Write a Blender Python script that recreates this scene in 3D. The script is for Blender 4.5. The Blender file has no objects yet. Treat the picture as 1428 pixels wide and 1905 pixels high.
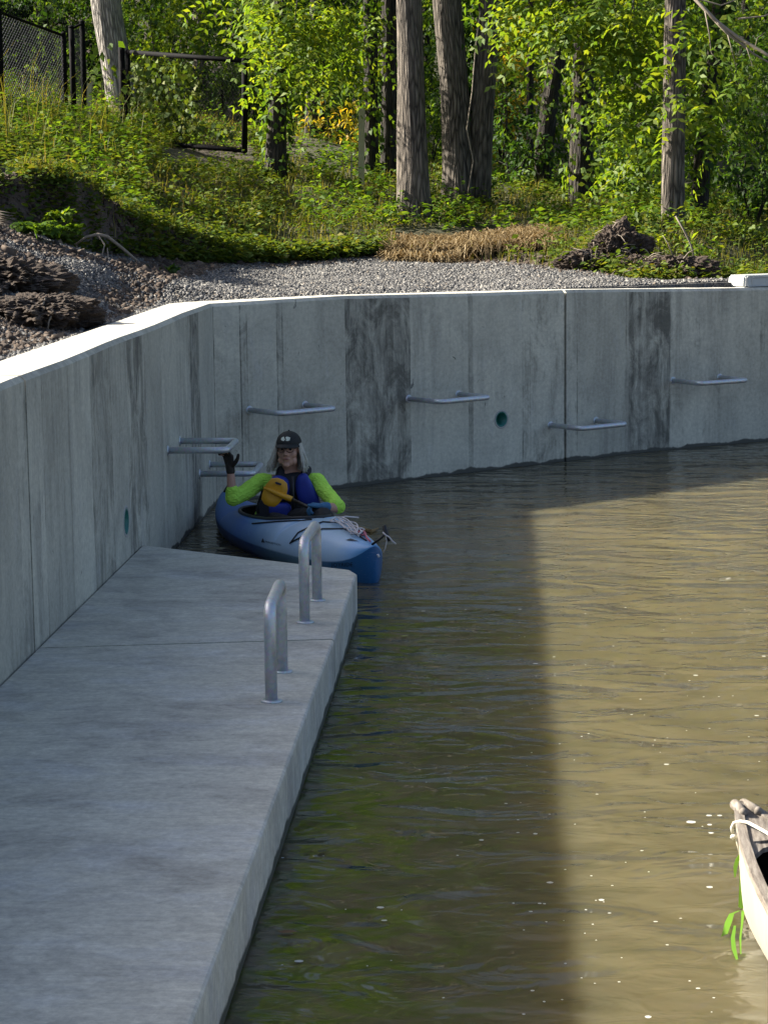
import bpy, bmesh, math, random
import numpy as np
from mathutils import Vector, Matrix, Quaternion
from mathutils import noise as mnoise
PI = math.pi
sc = bpy.context.scene
COL = sc.collection
# ---------------------------------------------------------------- camera, sky, sun, exposure
F = 4075.0; CX = 714.0; CY = 952.5; VX = 935.0; VY = 353.0; TH = 0.012; H = 2.6   # in photo pixels (1428x1905)
def _basis():
    y = np.array([(VX-CX)/F, -(VY-CY)/F, -1.0]); y /= np.linalg.norm(y)
    z = np.array([-TH, 1.0, 0.0]); z[2] = (-y[0]*z[0]-y[1]*z[1])/y[2]; z /= np.linalg.norm(z)
    return np.array([np.cross(y, z), y, z])
RB = _basis()
def ray(x, y): return RB @ np.array([(x-CX)/F, -(y-CY)/F, -1.0])
def at_y(x, y, Y): d = ray(x, y); return Vector(np.array([0, 0, H]) + d*(Y/d[1]))
def at_z(x, y, z): d = ray(x, y); return Vector(np.array([0, 0, H]) + d*((z-H)/d[2]))
def at_x(x, y, X): d = ray(x, y); return Vector(np.array([0, 0, H]) + d*(X/d[0]))
cam = bpy.data.cameras.new('camera'); camo = bpy.data.objects.new('camera', cam); COL.objects.link(camo)
M4 = Matrix([list(r)+[0] for r in RB]+[[0, 0, 0, 1]]); M4.translation = (0, 0, H)
camo.matrix_world = M4
cam.sensor_fit = 'VERTICAL'; cam.sensor_height = 36; cam.sensor_width = 27; cam.lens = 36*F/1905
cam.clip_start = 0.1; cam.clip_end = 800
sc.camera = camo
SUN_DIR = Vector((-2.75, 0.55, 1.72)).normalized()      # towards the sun
world = bpy.data.worlds.new('World'); sc.world = world; world.use_nodes = True
wn = world.node_tree.nodes; wl = world.node_tree.links
sky = wn.new('ShaderNodeTexSky'); sky.sky_type = 'NISHITA'; sky.sun_disc = False
sky.sun_elevation = math.asin(SUN_DIR.z); sky.sun_rotation = math.atan2(SUN_DIR.x, SUN_DIR.y)
sky.air_density = 0.75; sky.dust_density = 3.5; sky.ozone_density = 1.0
wl.new(sky.outputs[0], wn['Background'].inputs[0]); wn['Background'].inputs[1].default_value = 0.072
sun = bpy.data.lights.new('sun', 'SUN'); sun.energy = 5.0; sun.angle = math.radians(0.8); sun.color = (1.0, 0.93, 0.80)
suno = bpy.data.objects.new('sun', sun); COL.objects.link(suno); suno.rotation_euler = SUN_DIR.to_track_quat('Z', 'Y').to_euler()
suno.location = (-20, 20, 30)
sc.view_settings.view_transform = 'Standard'; sc.view_settings.look = 'None'
sc.view_settings.exposure = 1.80; sc.view_settings.gamma = 1.0
sc.cycles.max_bounces = 8; sc.cycles.transparent_max_bounces = 8
rng = np.random.default_rng(7); random.seed(7)
# ---------------------------------------------------------------- helpers
WLOC = {}
def tag(o, label=None, cat=None, group=None, kind=None):
    if label: o['label'] = label
    if cat: o['category'] = cat
    if group: o['group'] = group
    if kind: o['kind'] = kind
    return o
def empty(name, loc, label, cat, group=None):
    o = bpy.data.objects.new(name, None); COL.objects.link(o); o.location = loc; o.empty_display_size = 0.1
    WLOC[o.name] = Vector(loc); return tag(o, label, cat, group)
def link(name, me, parent=None, mat=None):
    """mesh given in world coordinates, hung under parent without moving it"""
    o = bpy.data.objects.new(name, me); COL.objects.link(o); WLOC[o.name] = Vector((0, 0, 0))
    if parent is not None:
        o.parent = parent; o.location = -WLOC[parent.name]
    if mat is not None:
        me.materials.clear(); me.materials.append(mat)
    return o
def npmesh(name, V, Fc, uv=None, smooth=False):
    """V (n,3); Fc (m,k) int array with constant k"""
    V = np.asarray(V, dtype=np.float32); Fc = np.asarray(Fc, dtype=np.int32); k = Fc.shape[1]
    me = bpy.data.meshes.new(name)
    me.vertices.add(len(V)); me.vertices.foreach_set('co', V.ravel())
    me.loops.add(Fc.size); me.loops.foreach_set('vertex_index', Fc.ravel())
    me.polygons.add(len(Fc)); me.polygons.foreach_set('loop_start', np.arange(0, Fc.size, k, dtype=np.int32))
    if uv is not None:
        l = me.uv_layers.new(name='UVMap'); l.data.foreach_set('uv', np.asarray(uv, dtype=np.float32)[Fc.ravel()].ravel())
    me.update(calc_edges=True); me.validate()
    if smooth: me.polygons.foreach_set('use_smooth', np.ones(len(Fc), dtype=bool))
    return me
class MB:
    def __init__(s): s.v = []; s.f = []; s.sm = []
    def add(s, vs, fs, smooth=False):
        b = len(s.v); s.v += [tuple(v) for v in vs]; s.f += [tuple(i+b for i in f) for f in fs]; s.sm += [smooth]*len(fs)
    def box(s, lo, hi, rot=None, org=None):
        x0, y0, z0 = lo; x1, y1, z1 = hi
        vs = [(x0,y0,z0),(x1,y0,z0),(x1,y1,z0),(x0,y1,z0),(x0,y0,z1),(x1,y0,z1),(x1,y1,z1),(x0,y1,z1)]
        if rot is not None: vs = [rot @ Vector(v) + (org or Vector((0,0,0))) for v in vs]
        s.add(vs, [(0,3,2,1),(4,5,6,7),(0,1,5,4),(1,2,6,5),(2,3,7,6),(3,0,4,7)])
    def tube(s, pts, r, seg=10, caps=True, smooth=True):
        pts = [Vector(p) for p in pts]; n = len(pts)
        rs = r if isinstance(r, (list, tuple)) else [r]*n
        vs = []; fs = []; ref = None
        for i, p in enumerate(pts):
            t = (pts[min(i+1, n-1)] - pts[max(i-1, 0)]).normalized()
            if ref is None: ref = t.orthogonal().normalized()
            ref = (ref - t*ref.dot(t)); ref = ref.normalized() if ref.length > 1e-6 else t.orthogonal().normalized()
            b = t.cross(ref)
            for k in range(seg):
                a = 2*PI*k/seg; vs.append(p + (ref*math.cos(a)+b*math.sin(a))*rs[i])
        for i in range(n-1):
            for k in range(seg):
                fs.append((i*seg+k, i*seg+(k+1)%seg, (i+1)*seg+(k+1)%seg, (i+1)*seg+k))
        s.add(vs, fs, smooth)
        if caps:
            b = len(s.v)-len(vs)
            s.f += [tuple(b+k for k in reversed(range(seg))), tuple(b+(n-1)*seg+k for k in range(seg))]; s.sm += [False, False]
    def ball(s, c, r, seg=14, rings=9, rot=None):
        c = Vector(c); r = Vector(r) if not isinstance(r, (int, float)) else Vector((r, r, r))
        vs = []; fs = []
        for i in range(rings+1):
            th = PI*i/rings
            for k in range(seg):
                a = 2*PI*k/seg; v = Vector((r.x*math.sin(th)*math.cos(a), r.y*math.sin(th)*math.sin(a), r.z*math.cos(th)))
                vs.append(c + (rot @ v if rot is not None else v))
        for i in range(rings):
            for k in range(seg): fs.append((i*seg+k, (i+1)*seg+k, (i+1)*seg+(k+1)%seg, i*seg+(k+1)%seg))
        s.add(vs, fs, True)
    def cone(s, p0, r0, p1, r1, seg=14):
        """round cone: for remeshed bodies"""
        s.ball(p0, r0, seg, 8); s.ball(p1, r1, seg, 8); s.tube([p0, p1], [r0, r1], seg)
    def chain(s, pts):
        for (p, r), (q, t) in zip(pts, pts[1:]): s.cone(p, r, q, t)
    def mesh(s, name):
        me = bpy.data.meshes.new(name); me.from_pydata(s.v, [], s.f); me.validate(); me.update()
        if len(me.polygons) == len(s.sm): me.polygons.foreach_set('use_smooth', s.sm)
        return me
    def build(s, name, mat, parent=None): return link(name, s.mesh(name), parent, mat)
def evaluated(me, mods):
    """apply modifiers, return a new mesh"""
    o = bpy.data.objects.new('tmp', me); COL.objects.link(o)
    for ty, kw in mods:
        m = o.modifiers.new('m', ty)
        for k, v in kw.items(): setattr(m, k, v)
    dg = bpy.context.evaluated_depsgraph_get(); dg.update()
    out = bpy.data.meshes.new_from_object(o.evaluated_get(dg), preserve_all_data_layers=True, depsgraph=dg)
    bpy.data.objects.remove(o); return out
def blend(mb, name, voxel=0.006, smooth=6, disp=None):
    me = evaluated(mb.mesh(name), [('REMESH', dict(mode='VOXEL', voxel_size=voxel)), ('SMOOTH', dict(factor=0.5, iterations=smooth))])
    if disp is not None:
        me.update()
        cos = [v.co.copy() for v in me.vertices]; ns = [v.normal.copy() for v in me.vertices]
        for v, c, n in zip(me.vertices, cos, ns): v.co = c + n*disp(c)
    me.polygons.foreach_set('use_smooth', [True]*len(me.polygons)); me.name = name
    return me
def arc(p0, c, p1, r, n=6):
    """rounded corner at c between p0 and p1"""
    p0, c, p1 = Vector(p0), Vector(c), Vector(p1); a = (p0-c).normalized(); b = (p1-c).normalized()
    s0 = c+a*r; s1 = c+b*r; out = []
    for i in range(n+1):
        t = i/n; out.append(s0*(1-t)**2 + c*2*t*(1-t) + s1*t*t)
    return out
# ---------------------------------------------------------------- material helpers
class NT:
    def __init__(s, name):
        s.m = bpy.data.materials.new(name); s.m.use_nodes = True; s.t = s.m.node_tree; s.n = s.t.nodes; s.b = s.n['Principled BSDF']; s.out = s.n['Material Output']
    def new(s, ty, **kw):
        nd = s.n.new(ty)
        for k, v in kw.items(): setattr(nd, k, v)
        return nd
    def set(s, sock, v):
        if isinstance(v, bpy.types.NodeSocket): s.t.links.new(v, sock)
        elif v is not None: sock.default_value = v
    def coord(s, which='Object'): return s.new('ShaderNodeTexCoord').outputs[which]
    def map(s, vec, scale=(1,1,1), loc=(0,0,0), rot=(0,0,0)):
        m = s.new('ShaderNodeMapping'); s.set(m.inputs[0], vec); m.inputs[1].default_value = loc; m.inputs[2].default_value = rot; m.inputs[3].default_value = scale; return m.outputs[0]
    def noise(s, vec, scale=5, detail=4, rough=0.55, dist=0.0, out=0):
        m = s.new('ShaderNodeTexNoise'); s.set(m.inputs['Vector'], vec); m.inputs['Scale'].default_value = scale; m.inputs['Detail'].default_value = detail; m.inputs['Roughness'].default_value = rough; m.inputs['Distortion'].default_value = dist; return m.outputs[out]
    def voro(s, vec, scale=5, feature='F1', out='Distance', rand=1.0):
        m = s.new('ShaderNodeTexVoronoi', feature=feature); s.set(m.inputs['Vector'], vec); m.inputs['Scale'].default_value = scale; m.inputs['Randomness'].default_value = rand; return m.outputs[out]
    def ramp(s, fac, stops, interp='LINEAR'):
        m = s.new('ShaderNodeValToRGB'); m.color_ramp.interpolation = interp; e = m.color_ramp.elements
        while len(e) > 1: e.remove(e[-1])
        for i, (p, c) in enumerate(stops):
            c = (c, c, c, 1) if isinstance(c, (int, float)) else tuple(c)+((1,) if len(c) == 3 else ())
            if i == 0: e[0].position = p; e[0].color = c
            else: x = e.new(p); x.color = c
        s.set(m.inputs[0], fac); return m.outputs[0]
    def mix(s, fac, a, b, mode='MIX'):
        m = s.new('ShaderNodeMix', data_type='RGBA', blend_type=mode); 
        for sock, v in ((m.inputs[0], fac), (m.inputs[6], a), (m.inputs[7], b)):
            if isinstance(v, tuple) and len(v) == 3: v = v+(1,)
            s.set(sock, v)
        return m.outputs[2]
    def math(s, op, a, b=None, clamp=False):
        m = s.new('ShaderNodeMath', operation=op, use_clamp=clamp); s.set(m.inputs[0], a)
        if b is not None: s.set(m.inputs[1], b)
        return m.outputs[0]
    def attr(s, name, out='Fac'): return s.new('ShaderNodeAttribute', attribute_name=name).outputs[out]
    def sep(s, vec): m = s.new('ShaderNodeSeparateXYZ'); s.set(m.inputs[0], vec); return m.outputs
    def bump(s, h, strength=0.5, dist=0.01, normal=None):
        m = s.new('ShaderNodeBump'); m.inputs['Strength'].default_value = strength; m.inputs['Distance'].default_value = dist; s.set(m.inputs['Height'], h); s.set(m.inputs['Normal'], normal); return m.outputs[0]
    def fin(s, color=None, rough=None, normal=None, metal=None, spec=None):
        b = s.b.inputs
        if isinstance(color, tuple) and len(color) == 3: color = color+(1,)
        s.set(b['Base Color'], color); s.set(b['Roughness'], rough); s.set(b['Normal'], normal); s.set(b['Metallic'], metal)
        if spec is not None: b['Specular IOR Level'].default_value = spec
        return s.m
def plain(name, c, rough=0.6, var=0.15, scale=20, metal=0.0, bump=0.0, spec=0.5):
    t = NT(name); o = t.coord(); n = t.noise(o, scale, 5, 0.6)
    a = tuple(x*(1-var) for x in c); b = tuple(min(1, x*(1+var)) for x in c)
    return t.fin(t.mix(n, a, b), rough, t.bump(n, 0.6, bump) if bump else None, metal, spec)
MAT = {}
# ---- concrete
def concrete(name, kind):
    t = NT(name); o = t.coord('Object')
    if kind == 'wall':
        uv = t.coord('UV'); st = t.attr('stain'); tn = t.attr('tint')
        base = t.mix(t.noise(uv, 1.1, 6, 0.62, 0.4), (0.45, 0.436, 0.355), (0.58, 0.56, 0.455))
        base = t.mix(t.math('MULTIPLY', t.ramp(t.noise(t.map(uv, (1.0, 0.8, 1), (4, 8, 0)), 2.4, 7, 0.68, 0.8), [(0.42, 0), (0.66, 1)]), 0.55), base, (0.31, 0.30, 0.25))
        base = t.mix(t.math('MULTIPLY', t.ramp(t.noise(t.map(uv, (7, 0.45, 1)), 1.0, 6, 0.7), [(0.46, 0), (0.66, 1)]), t.ramp(t.noise(uv, 0.9, 3), [(0.4, 0.1), (0.6, 0.8)])), base, (0.245, 0.237, 0.20))
        base = t.mix(1.0, base, t.ramp(tn, [(0, 0.80), (1, 1.12)]), 'MULTIPLY')
        blot = t.noise(t.map(uv, (2.6, 1.3, 1)), 1.7, 10, 0.74, 0.9)
        run = t.noise(t.map(uv, (19, 0.9, 1)), 1.0, 6, 0.72)
        both = t.math('ADD', t.math('MULTIPLY', blot, 0.68), t.math('MULTIPLY', run, 0.32))
        lim = t.math('SUBTRACT', 0.585, t.math('MULTIPLY', st, 0.19))
        f = t.math('MULTIPLY', t.math('SUBTRACT', both, lim), 6.5, True)
        base = t.mix(t.math('MULTIPLY', f, t.math('ADD', 0.54, t.math('MULTIPLY', st, 0.38)), True), base, t.mix(t.noise(uv, 2.0, 3), (0.060, 0.062, 0.055), (0.125, 0.115, 0.088)))
        pit = t.ramp(t.noise(t.map(uv, (1.0, 0.5, 1)), 13, 4, 0.75, 1.4), [(0.655, 0), (0.70, 1)])
        pitm = t.ramp(t.noise(uv, 1.3, 3), [(0.47, 0), (0.58, 1)])
        pit = t.math('MULTIPLY', pit, pitm)
        base = t.mix(t.math('MULTIPLY', pit, 0.80), base, (0.075, 0.08, 0.075))
        pale = t.ramp(t.noise(t.map(uv, (4, 1.3, 1), (7, 3, 0)), 1.0, 7, 0.72, 0.5), [(0.58, 0), (0.74, 1)])
        base = t.mix(t.math('MULTIPLY', pale, 0.5), base, (0.50, 0.50, 0.48))
        base = t.mix(1.0, base, t.ramp(t.noise(uv, 28, 5, 0.75), [(0.3, 0.80), (0.7, 1.16)]), 'MULTIPLY')
        z = t.sep(uv)[1]
        wet = t.math('SUBTRACT', t.math('ADD', 0.035, t.math('MULTIPLY', t.math('SUBTRACT', t.noise(t.map(uv, (1, 0.0, 1)), 3.0, 5, 0.6), 0.5), 0.16)), z)
        wet = t.math('MULTIPLY', wet, 80.0, True)
        base = t.mix(wet, base, (0.075, 0.075, 0.062))
        h = t.math('SUBTRACT', t.noise(uv, 40, 5, 0.6), t.math('MULTIPLY', pit, 1.5))
        return t.fin(base, 0.85, t.bump(h, 0.5, 0.004))
    if kind == 'top':
        c = t.mix(t.noise(o, 3, 6, 0.65), (0.36, 0.345, 0.30), (0.50, 0.485, 0.43))
        g = t.ramp(t.noise(o, 11, 5, 0.7), [(0.62, 0), (0.72, 1)])
        c = t.mix(t.math('MULTIPLY', g, 0.5), c, (0.22, 0.21, 0.19))
        return t.fin(c, 0.9, t.bump(t.noise(o, 60, 4), 0.4, 0.004))
    # dock
    br = t.noise(t.map(o, (2.5, 75, 1)), 1.0, 6, 0.65, 0.3)
    c = t.mix(t.noise(t.map(o, (1.1, 1.4, 1)), 1.6, 7, 0.66, 0.4), (0.49, 0.475, 0.395), (0.61, 0.59, 0.495))
    c = t.mix(t.math('MULTIPLY', t.ramp(br, [(0.42, 0), (0.70, 1)]), 0.28), c, (0.255, 0.268, 0.275))
    lo = t.ramp(t.noise(t.map(o, (1.2, 1.7, 1), (3, 9, 0)), 1.1, 8, 0.70, 0.6), [(0.46, 0), (0.63, 1)])
    c = t.mix(t.math('MULTIPLY', lo, 0.62), c, (0.25, 0.235, 0.215))
    hi = t.ramp(t.noise(t.map(o, (1.5, 2.6, 1), (13, 2, 0)), 1.2, 8, 0.72), [(0.50, 0), (0.66, 1)])
    c = t.mix(t.math('MULTIPLY', hi, 0.45), c, (0.55, 0.565, 0.57))
    dot = t.ramp(t.noise(t.map(o, (0.5, 1.4, 1)), 20, 3, 0.7, 1.0), [(0.70, 0), (0.75, 1)])
    c = t.mix(t.math('MULTIPLY', dot, 0.6), c, (0.12, 0.12, 0.12))
    c = t.mix(1.0, c, t.ramp(t.noise(o, 34, 6, 0.78), [(0.3, 0.78), (0.7, 1.18)]), 'MULTIPLY')
    c = t.mix(1.0, c, t.ramp(t.noise(t.map(o, (1, 1.5, 1), (4, 1, 7)), 7, 6, 0.7, 0.6), [(0.32, 0.84), (0.66, 1.12)]), 'MULTIPLY')
    z = t.sep(o)[2]
    wet = t.math('MULTIPLY', t.math('SUBTRACT', t.math('ADD', 0.05, t.math('MULTIPLY', t.math('SUBTRACT', t.noise(o, 4, 4), 0.5), 0.09)), z), 60.0, True)
    c = t.mix(wet, c, (0.062, 0.068, 0.050))
    return t.fin(c, 0.82, t.bump(t.math('ADD', br, t.math('MULTIPLY', t.noise(o, 70, 4), 0.5)), 0.35, 0.004))
MAT['wall'] = concrete('wall_concrete', 'wall'); MAT['walltop'] = concrete('coping_concrete', 'top'); MAT['dock'] = concrete('dock_concrete', 'dock')
def galv():
    t = NT('galvanised_steel'); o = t.coord()
    n = t.noise(o, 22, 4, 0.6); v = t.voro(o, 70, 'F1', 'Color')
    c = t.mix(n, (0.42, 0.45, 0.47), (0.68, 0.71, 0.73)); c = t.mix(0.12, c, v, 'OVERLAY')
    return t.fin(c, t.ramp(n, [(0.3, 0.36), (0.7, 0.6)]), t.bump(n, 0.15, 0.002), 0.65)
MAT['galv'] = galv()
MAT['green_pipe'] = plain('green_pipe', (0.02, 0.16, 0.13), 0.4, 0.2, 30)
MAT['mortar'] = plain('mortar_ring', (0.36, 0.36, 0.34), 0.9, 0.2, 40, bump=0.002)
# ---- water
def water():
    t = NT('murky_water'); o = t.coord('Object')
    w1 = t.noise(t.map(o, (0.8, 1.5, 1)), 1.5, 2, 0.45, 1.0)
    w2 = t.noise(t.map(o, (0.9, 1.4, 1), (5, 3, 0)), 4.2, 2, 0.5, 1.3)
    w3 = t.noise(o, 0.35, 2, 0.5)
    calm = t.ramp(w3, [(0.35, 0.35), (0.65, 1.0)])
    h = t.math('MULTIPLY', t.math('ADD', t.math('MULTIPLY', w1, 1.0), t.math('MULTIPLY', w2, 0.22)), calm)
    c = t.mix(t.noise(t.map(o, (1.0, 1.6, 1)), 0.9, 6, 0.65, 1.2), (0.070, 0.060, 0.031), (0.142, 0.121, 0.070))
    dk = t.ramp(t.noise(t.map(o, (0.8, 1.7, 1), (11, 4, 0)), 1.4, 6, 0.7, 1.5), [(0.50, 0), (0.68, 1)])
    c = t.mix(t.math('MULTIPLY', dk, 0.45), c, (0.048, 0.045, 0.022))
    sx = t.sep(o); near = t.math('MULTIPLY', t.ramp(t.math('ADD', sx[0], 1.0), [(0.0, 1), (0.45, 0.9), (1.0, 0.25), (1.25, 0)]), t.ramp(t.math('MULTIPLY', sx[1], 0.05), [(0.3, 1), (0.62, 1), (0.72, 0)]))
    green_refl = t.ramp(t.noise(t.map(o, (1.0, 1.3, 1), (2, 7, 0)), 2.2, 7, 0.66, 1.6), [(0.46, 0), (0.60, 1)])  # green tree reflections painted into the water colour beside the dock
    c = t.mix(t.math('MULTIPLY', t.math('MULTIPLY', green_refl, near), 0.9), c, (0.060, 0.088, 0.010))
    m = t.fin(c, 0.035, t.bump(h, 1.0, 0.10))
    b = t.b.inputs; b['IOR'].default_value = 1.33
    b['Subsurface Weight'].default_value = 1.0; b['Subsurface Radius'].default_value = (1.0, 0.8, 0.5); b['Subsurface Scale'].default_value = 1.6
    return m
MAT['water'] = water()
# ---- ground
def ground():
    t = NT('bank_ground'); o = t.coord('Object'); gr = t.attr('gravel'); so = t.attr('soil')
    n = t.noise(o, 2.0, 7, 0.65)
    veg = t.mix(n, (0.022, 0.024, 0.009), (0.055, 0.055, 0.022))
    soil = t.mix(t.noise(o, 3.5, 8, 0.7), (0.040, 0.028, 0.020), (0.115, 0.083, 0.062))
    gv = t.mix(t.voro(o, 26, 'F1', 'Color'), (0.03, 0.03, 0.031), (0.12, 0.118, 0.115)); 
    c = t.mix(so, veg, soil); c = t.mix(gr, c, gv)
    h = t.mix(gr, t.noise(o, 9, 7, 0.7), t.voro(o, 26))
    return t.fin(c, 0.95, t.bump(h, 0.8, 0.05))
MAT['ground'] = ground()
def stones():
    t = NT('crushed_stone'); r = t.new('ShaderNodeNewGeometry').outputs['Random Per Island']
    c = t.ramp(r, [(0.0, (0.025, 0.025, 0.027)), (0.35, (0.072, 0.072, 0.074)), (0.7, (0.135, 0.132, 0.127)), (0.92, (0.25, 0.238, 0.215)), (1.0, (0.15, 0.12, 0.09))])
    return t.fin(c, 0.9)
MAT['stone'] = stones()
MAT['soil'] = (lambda t: t.fin(t.mix(t.noise(t.coord(), 6, 8, 0.75), (0.026, 0.018, 0.013), (0.105, 0.074, 0.053)), 0.95, t.bump(t.noise(t.coord(), 14, 8, 0.75), 1.0, 0.06)))(NT('bare_soil'))
def leafmat(name, stops, trans=0.5, gloss=0.015, warm=(1.7, 1.5, 0.45)):
    t = NT(name); g = t.new('ShaderNodeNewGeometry'); r = g.outputs['Random Per Island']
    cl = t.noise(t.coord('Object'), 1.1, 2, 0.5)
    f = t.math('ADD', t.math('MULTIPLY', r, 0.6), t.math('MULTIPLY', cl, 0.42))
    c = t.ramp(f, stops)
    d = t.new('ShaderNodeBsdfDiffuse'); t.set(d.inputs[0], c)
    tr = t.new('ShaderNodeBsdfTranslucent'); t.set(tr.inputs[0], t.mix(1.0, c, warm, 'MULTIPLY'))
    gl = t.new('ShaderNodeBsdfGlossy'); gl.inputs['Roughness'].default_value = 0.55
    m1 = t.new('ShaderNodeMixShader'); m1.inputs[0].default_value = trans; t.t.links.new(d.outputs[0], m1.inputs[1]); t.t.links.new(tr.outputs[0], m1.inputs[2])
    m2 = t.new('ShaderNodeMixShader'); m2.inputs[0].default_value = gloss; t.t.links.new(m1.outputs[0], m2.inputs[1]); t.t.links.new(gl.outputs[0], m2.inputs[2])
    t.t.links.new(m2.outputs[0], t.out.inputs[0]); t.n.remove(t.b); return t.m
G = leafmat
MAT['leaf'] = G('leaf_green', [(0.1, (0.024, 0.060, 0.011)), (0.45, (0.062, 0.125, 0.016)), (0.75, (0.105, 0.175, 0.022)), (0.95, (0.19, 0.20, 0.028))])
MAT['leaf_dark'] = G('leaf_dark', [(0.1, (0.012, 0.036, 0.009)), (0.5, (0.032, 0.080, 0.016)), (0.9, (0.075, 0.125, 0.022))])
MAT['gap_shade'] = G('gap_shade_leaves', [(0.1, (0.004, 0.009, 0.004)), (0.6, (0.009, 0.019, 0.007)), (0.95, (0.022, 0.034, 0.010))], 0.2, 0.01, (1.1, 1.1, .8))  # near-black leaf colour paints the shaded gap behind the fence
MAT['leaf_lime'] = G('leaf_lime', [(0.1, (0.050, 0.110, 0.014)), (0.5, (0.105, 0.180, 0.022)), (0.85, (0.18, 0.225, 0.026)), (0.99, (0.36, 0.26, 0.03))], 0.5)
MAT['leaf_yellow'] = G('leaf_yellow', [(0.1, (0.09, 0.11, 0.015)), (0.5, (0.20, 0.20, 0.025)), (0.9, (0.40, 0.25, 0.03))], 0.5)
MAT['weed'] = G('weed_leaf', [(0.1, (0.030, 0.062, 0.012)), (0.45, (0.072, 0.120, 0.020)), (0.75, (0.125, 0.160, 0.030)), (0.97, (0.22, 0.17, 0.05))], 0.35)
MAT['grass'] = G('grass_blade', [(0.1, (0.045, 0.075, 0.015)), (0.45, (0.11, 0.13, 0.03)), (0.75, (0.20, 0.18, 0.055)), (0.97, (0.33, 0.24, 0.10))], 0.35)
MAT['straw'] = G('dead_straw', [(0.1, (0.06, 0.040, 0.018)), (0.5, (0.17, 0.122, 0.060)), (0.9, (0.36, 0.28, 0.16))], 0.25, 0.03, (1.1, 0.95, 0.7))
def bark(name, lo, hi):
    t = NT(name); uv = t.coord('UV')
    w = t.noise(t.map(uv, (1, 0.35, 1)), 5.0, 3, 0.5, out=1)
    p = t.mix(0.06, uv, w, 'ADD')
    f = t.noise(t.map(p, (34, 4.2, 1)), 1.0, 6, 0.65, 0.5)
    f2 = t.voro(t.map(p, (22, 3.0, 1)), 1.0, 'DISTANCE_TO_EDGE')
    h = t.math('ADD', t.math('MULTIPLY', f, 0.7), t.math('MULTIPLY', t.ramp(f2, [(0.0, 0), (0.35, 1)]), 0.6))
    c = t.ramp(h, [(0.35, lo), (0.62, tuple((a+b)/2 for a, b in zip(lo, hi))), (0.95, hi)])
    c = t.mix(t.math('MULTIPLY', t.ramp(t.noise(uv, 2.2, 4), [(0.45, 0), (0.7, 1)]), 0.35), c, tuple(x*1.25 for x in hi))
    return t.fin(c, 0.92, t.bump(h, 1.0, 0.035))
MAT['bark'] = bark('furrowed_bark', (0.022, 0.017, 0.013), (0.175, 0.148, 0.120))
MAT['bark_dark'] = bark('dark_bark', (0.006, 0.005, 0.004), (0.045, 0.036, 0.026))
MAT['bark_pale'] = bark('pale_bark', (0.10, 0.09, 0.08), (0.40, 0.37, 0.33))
MAT['dead_wood'] = plain('dead_wood', (0.22, 0.185, 0.145), 0.9, 0.3, 30, bump=0.004)
MAT['black_metal'] = plain('black_coated_metal', (0.005, 0.005, 0.006), 0.8, 0.3, 30, spec=0.08)
MAT['stake'] = plain('pale_stake_wood', (0.36, 0.34, 0.20), 0.85, 0.2, 25)
# ---------------------------------------------------------------- plan of the walls
XW = -2.43; ZT = 1.69; TW = 0.37
FARP = [(-2.43, 18.3), (-1.41, 19.25), (-0.30, 20.28), (0.6, 21.08), (1.2, 21.60), (1.7, 22.01), (2.75, 22.72), (4.0, 23.30), (7.0, 24.3), (12.0, 25.6)]
FX = np.array([p[0] for p in FARP]); FY = np.array([p[1] for p in FARP])
PATH = [Vector((XW, y, 0)) for y in (-2.0, 18.3)] + [Vector((x, y, 0)) for x, y in FARP[1:]]
CUM = [0.0]
for a, b in zip(PATH, PATH[1:]): CUM.append(CUM[-1] + (b-a).length)
def path_at(u):
    u = max(0.0, min(u, CUM[-1]-1e-6))
    i = max(k for k in range(len(CUM)-1) if CUM[k] <= u)
    d = (PATH[i+1]-PATH[i]).normalized(); return PATH[i] + d*(u-CUM[i]), d
def u_left(px, py=800): return at_x(px, py, XW).y + 2.0
def u_far(px, py=780):
    best = None; d = ray(px, py)
    lo, hi = CUM[1], CUM[-1]-0.01
    for _ in range(50):
        m = (lo+hi)/2; p, _d = path_at(m)
        if p.x*d[1] - p.y*d[0] < 0: lo = m
        else: hi = m
    return lo
def behind(x, y):
    """True where the land stands (past the middle of the wall)"""
    yw = np.interp(x, FX, FY)
    return (x < XW-0.19) | (y > yw+0.27)
# ---------------------------------------------------------------- terrain
GCTRL = [(-2.85, y, 1.63) for y in (0, 5, 9, 12, 15, 18)] + [(x, float(np.interp(x, FX, FY))+0.55, 1.64) for x in (-1.5, -0.3, 0.6, 1.7, 2.75, 4, 7, 12)]
for (px, py, D) in [(0, 600, 14.8), (0, 500, 17), (0, 420, 20), (150, 550, 17.5), (150, 470, 20.5), (250, 500, 21), (400, 500, 23.5), (560, 490, 25.5), (700, 480, 26.5), (850, 490, 26), (1000, 501, 25), (1200, 523, 23.5), (1400, 530, 24.5)]:
    GCTRL.append(tuple(at_y(px, py, D)))
GCTRL += [(-8, 10, 3.4), (-14, 8, 4.6), (-12, 0, 3.6), (8, 27, 1.6), (14, 28, 1.6), (-6, 5, 2.7), (-6.2, 12, 3.1), (-6.4, 17, 3.35)]
LIP = [(-12, 9), (-8, 14.5)]
for (px, py, D) in [(-200, 410, 20), (0, 400, 20.6), (120, 415, 21.2), (200, 450, 22.2), (300, 480, 23.4), (480, 488, 25.2), (700, 482, 26.7), (850, 492, 26.3), (1000, 502, 25.3), (1100, 513, 24.6), (1200, 523, 23.9), (1330, 530, 24.1), (1500, 530, 25.3)]:
    p = at_y(px, py, D); LIP.append((p.x, p.y))
LIP += [(8, 27.5), (14, 29)]
LX = np.array([p[0] for p in LIP]); LY = np.array([p[1] for p in LIP])
VCTRL = []
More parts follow.
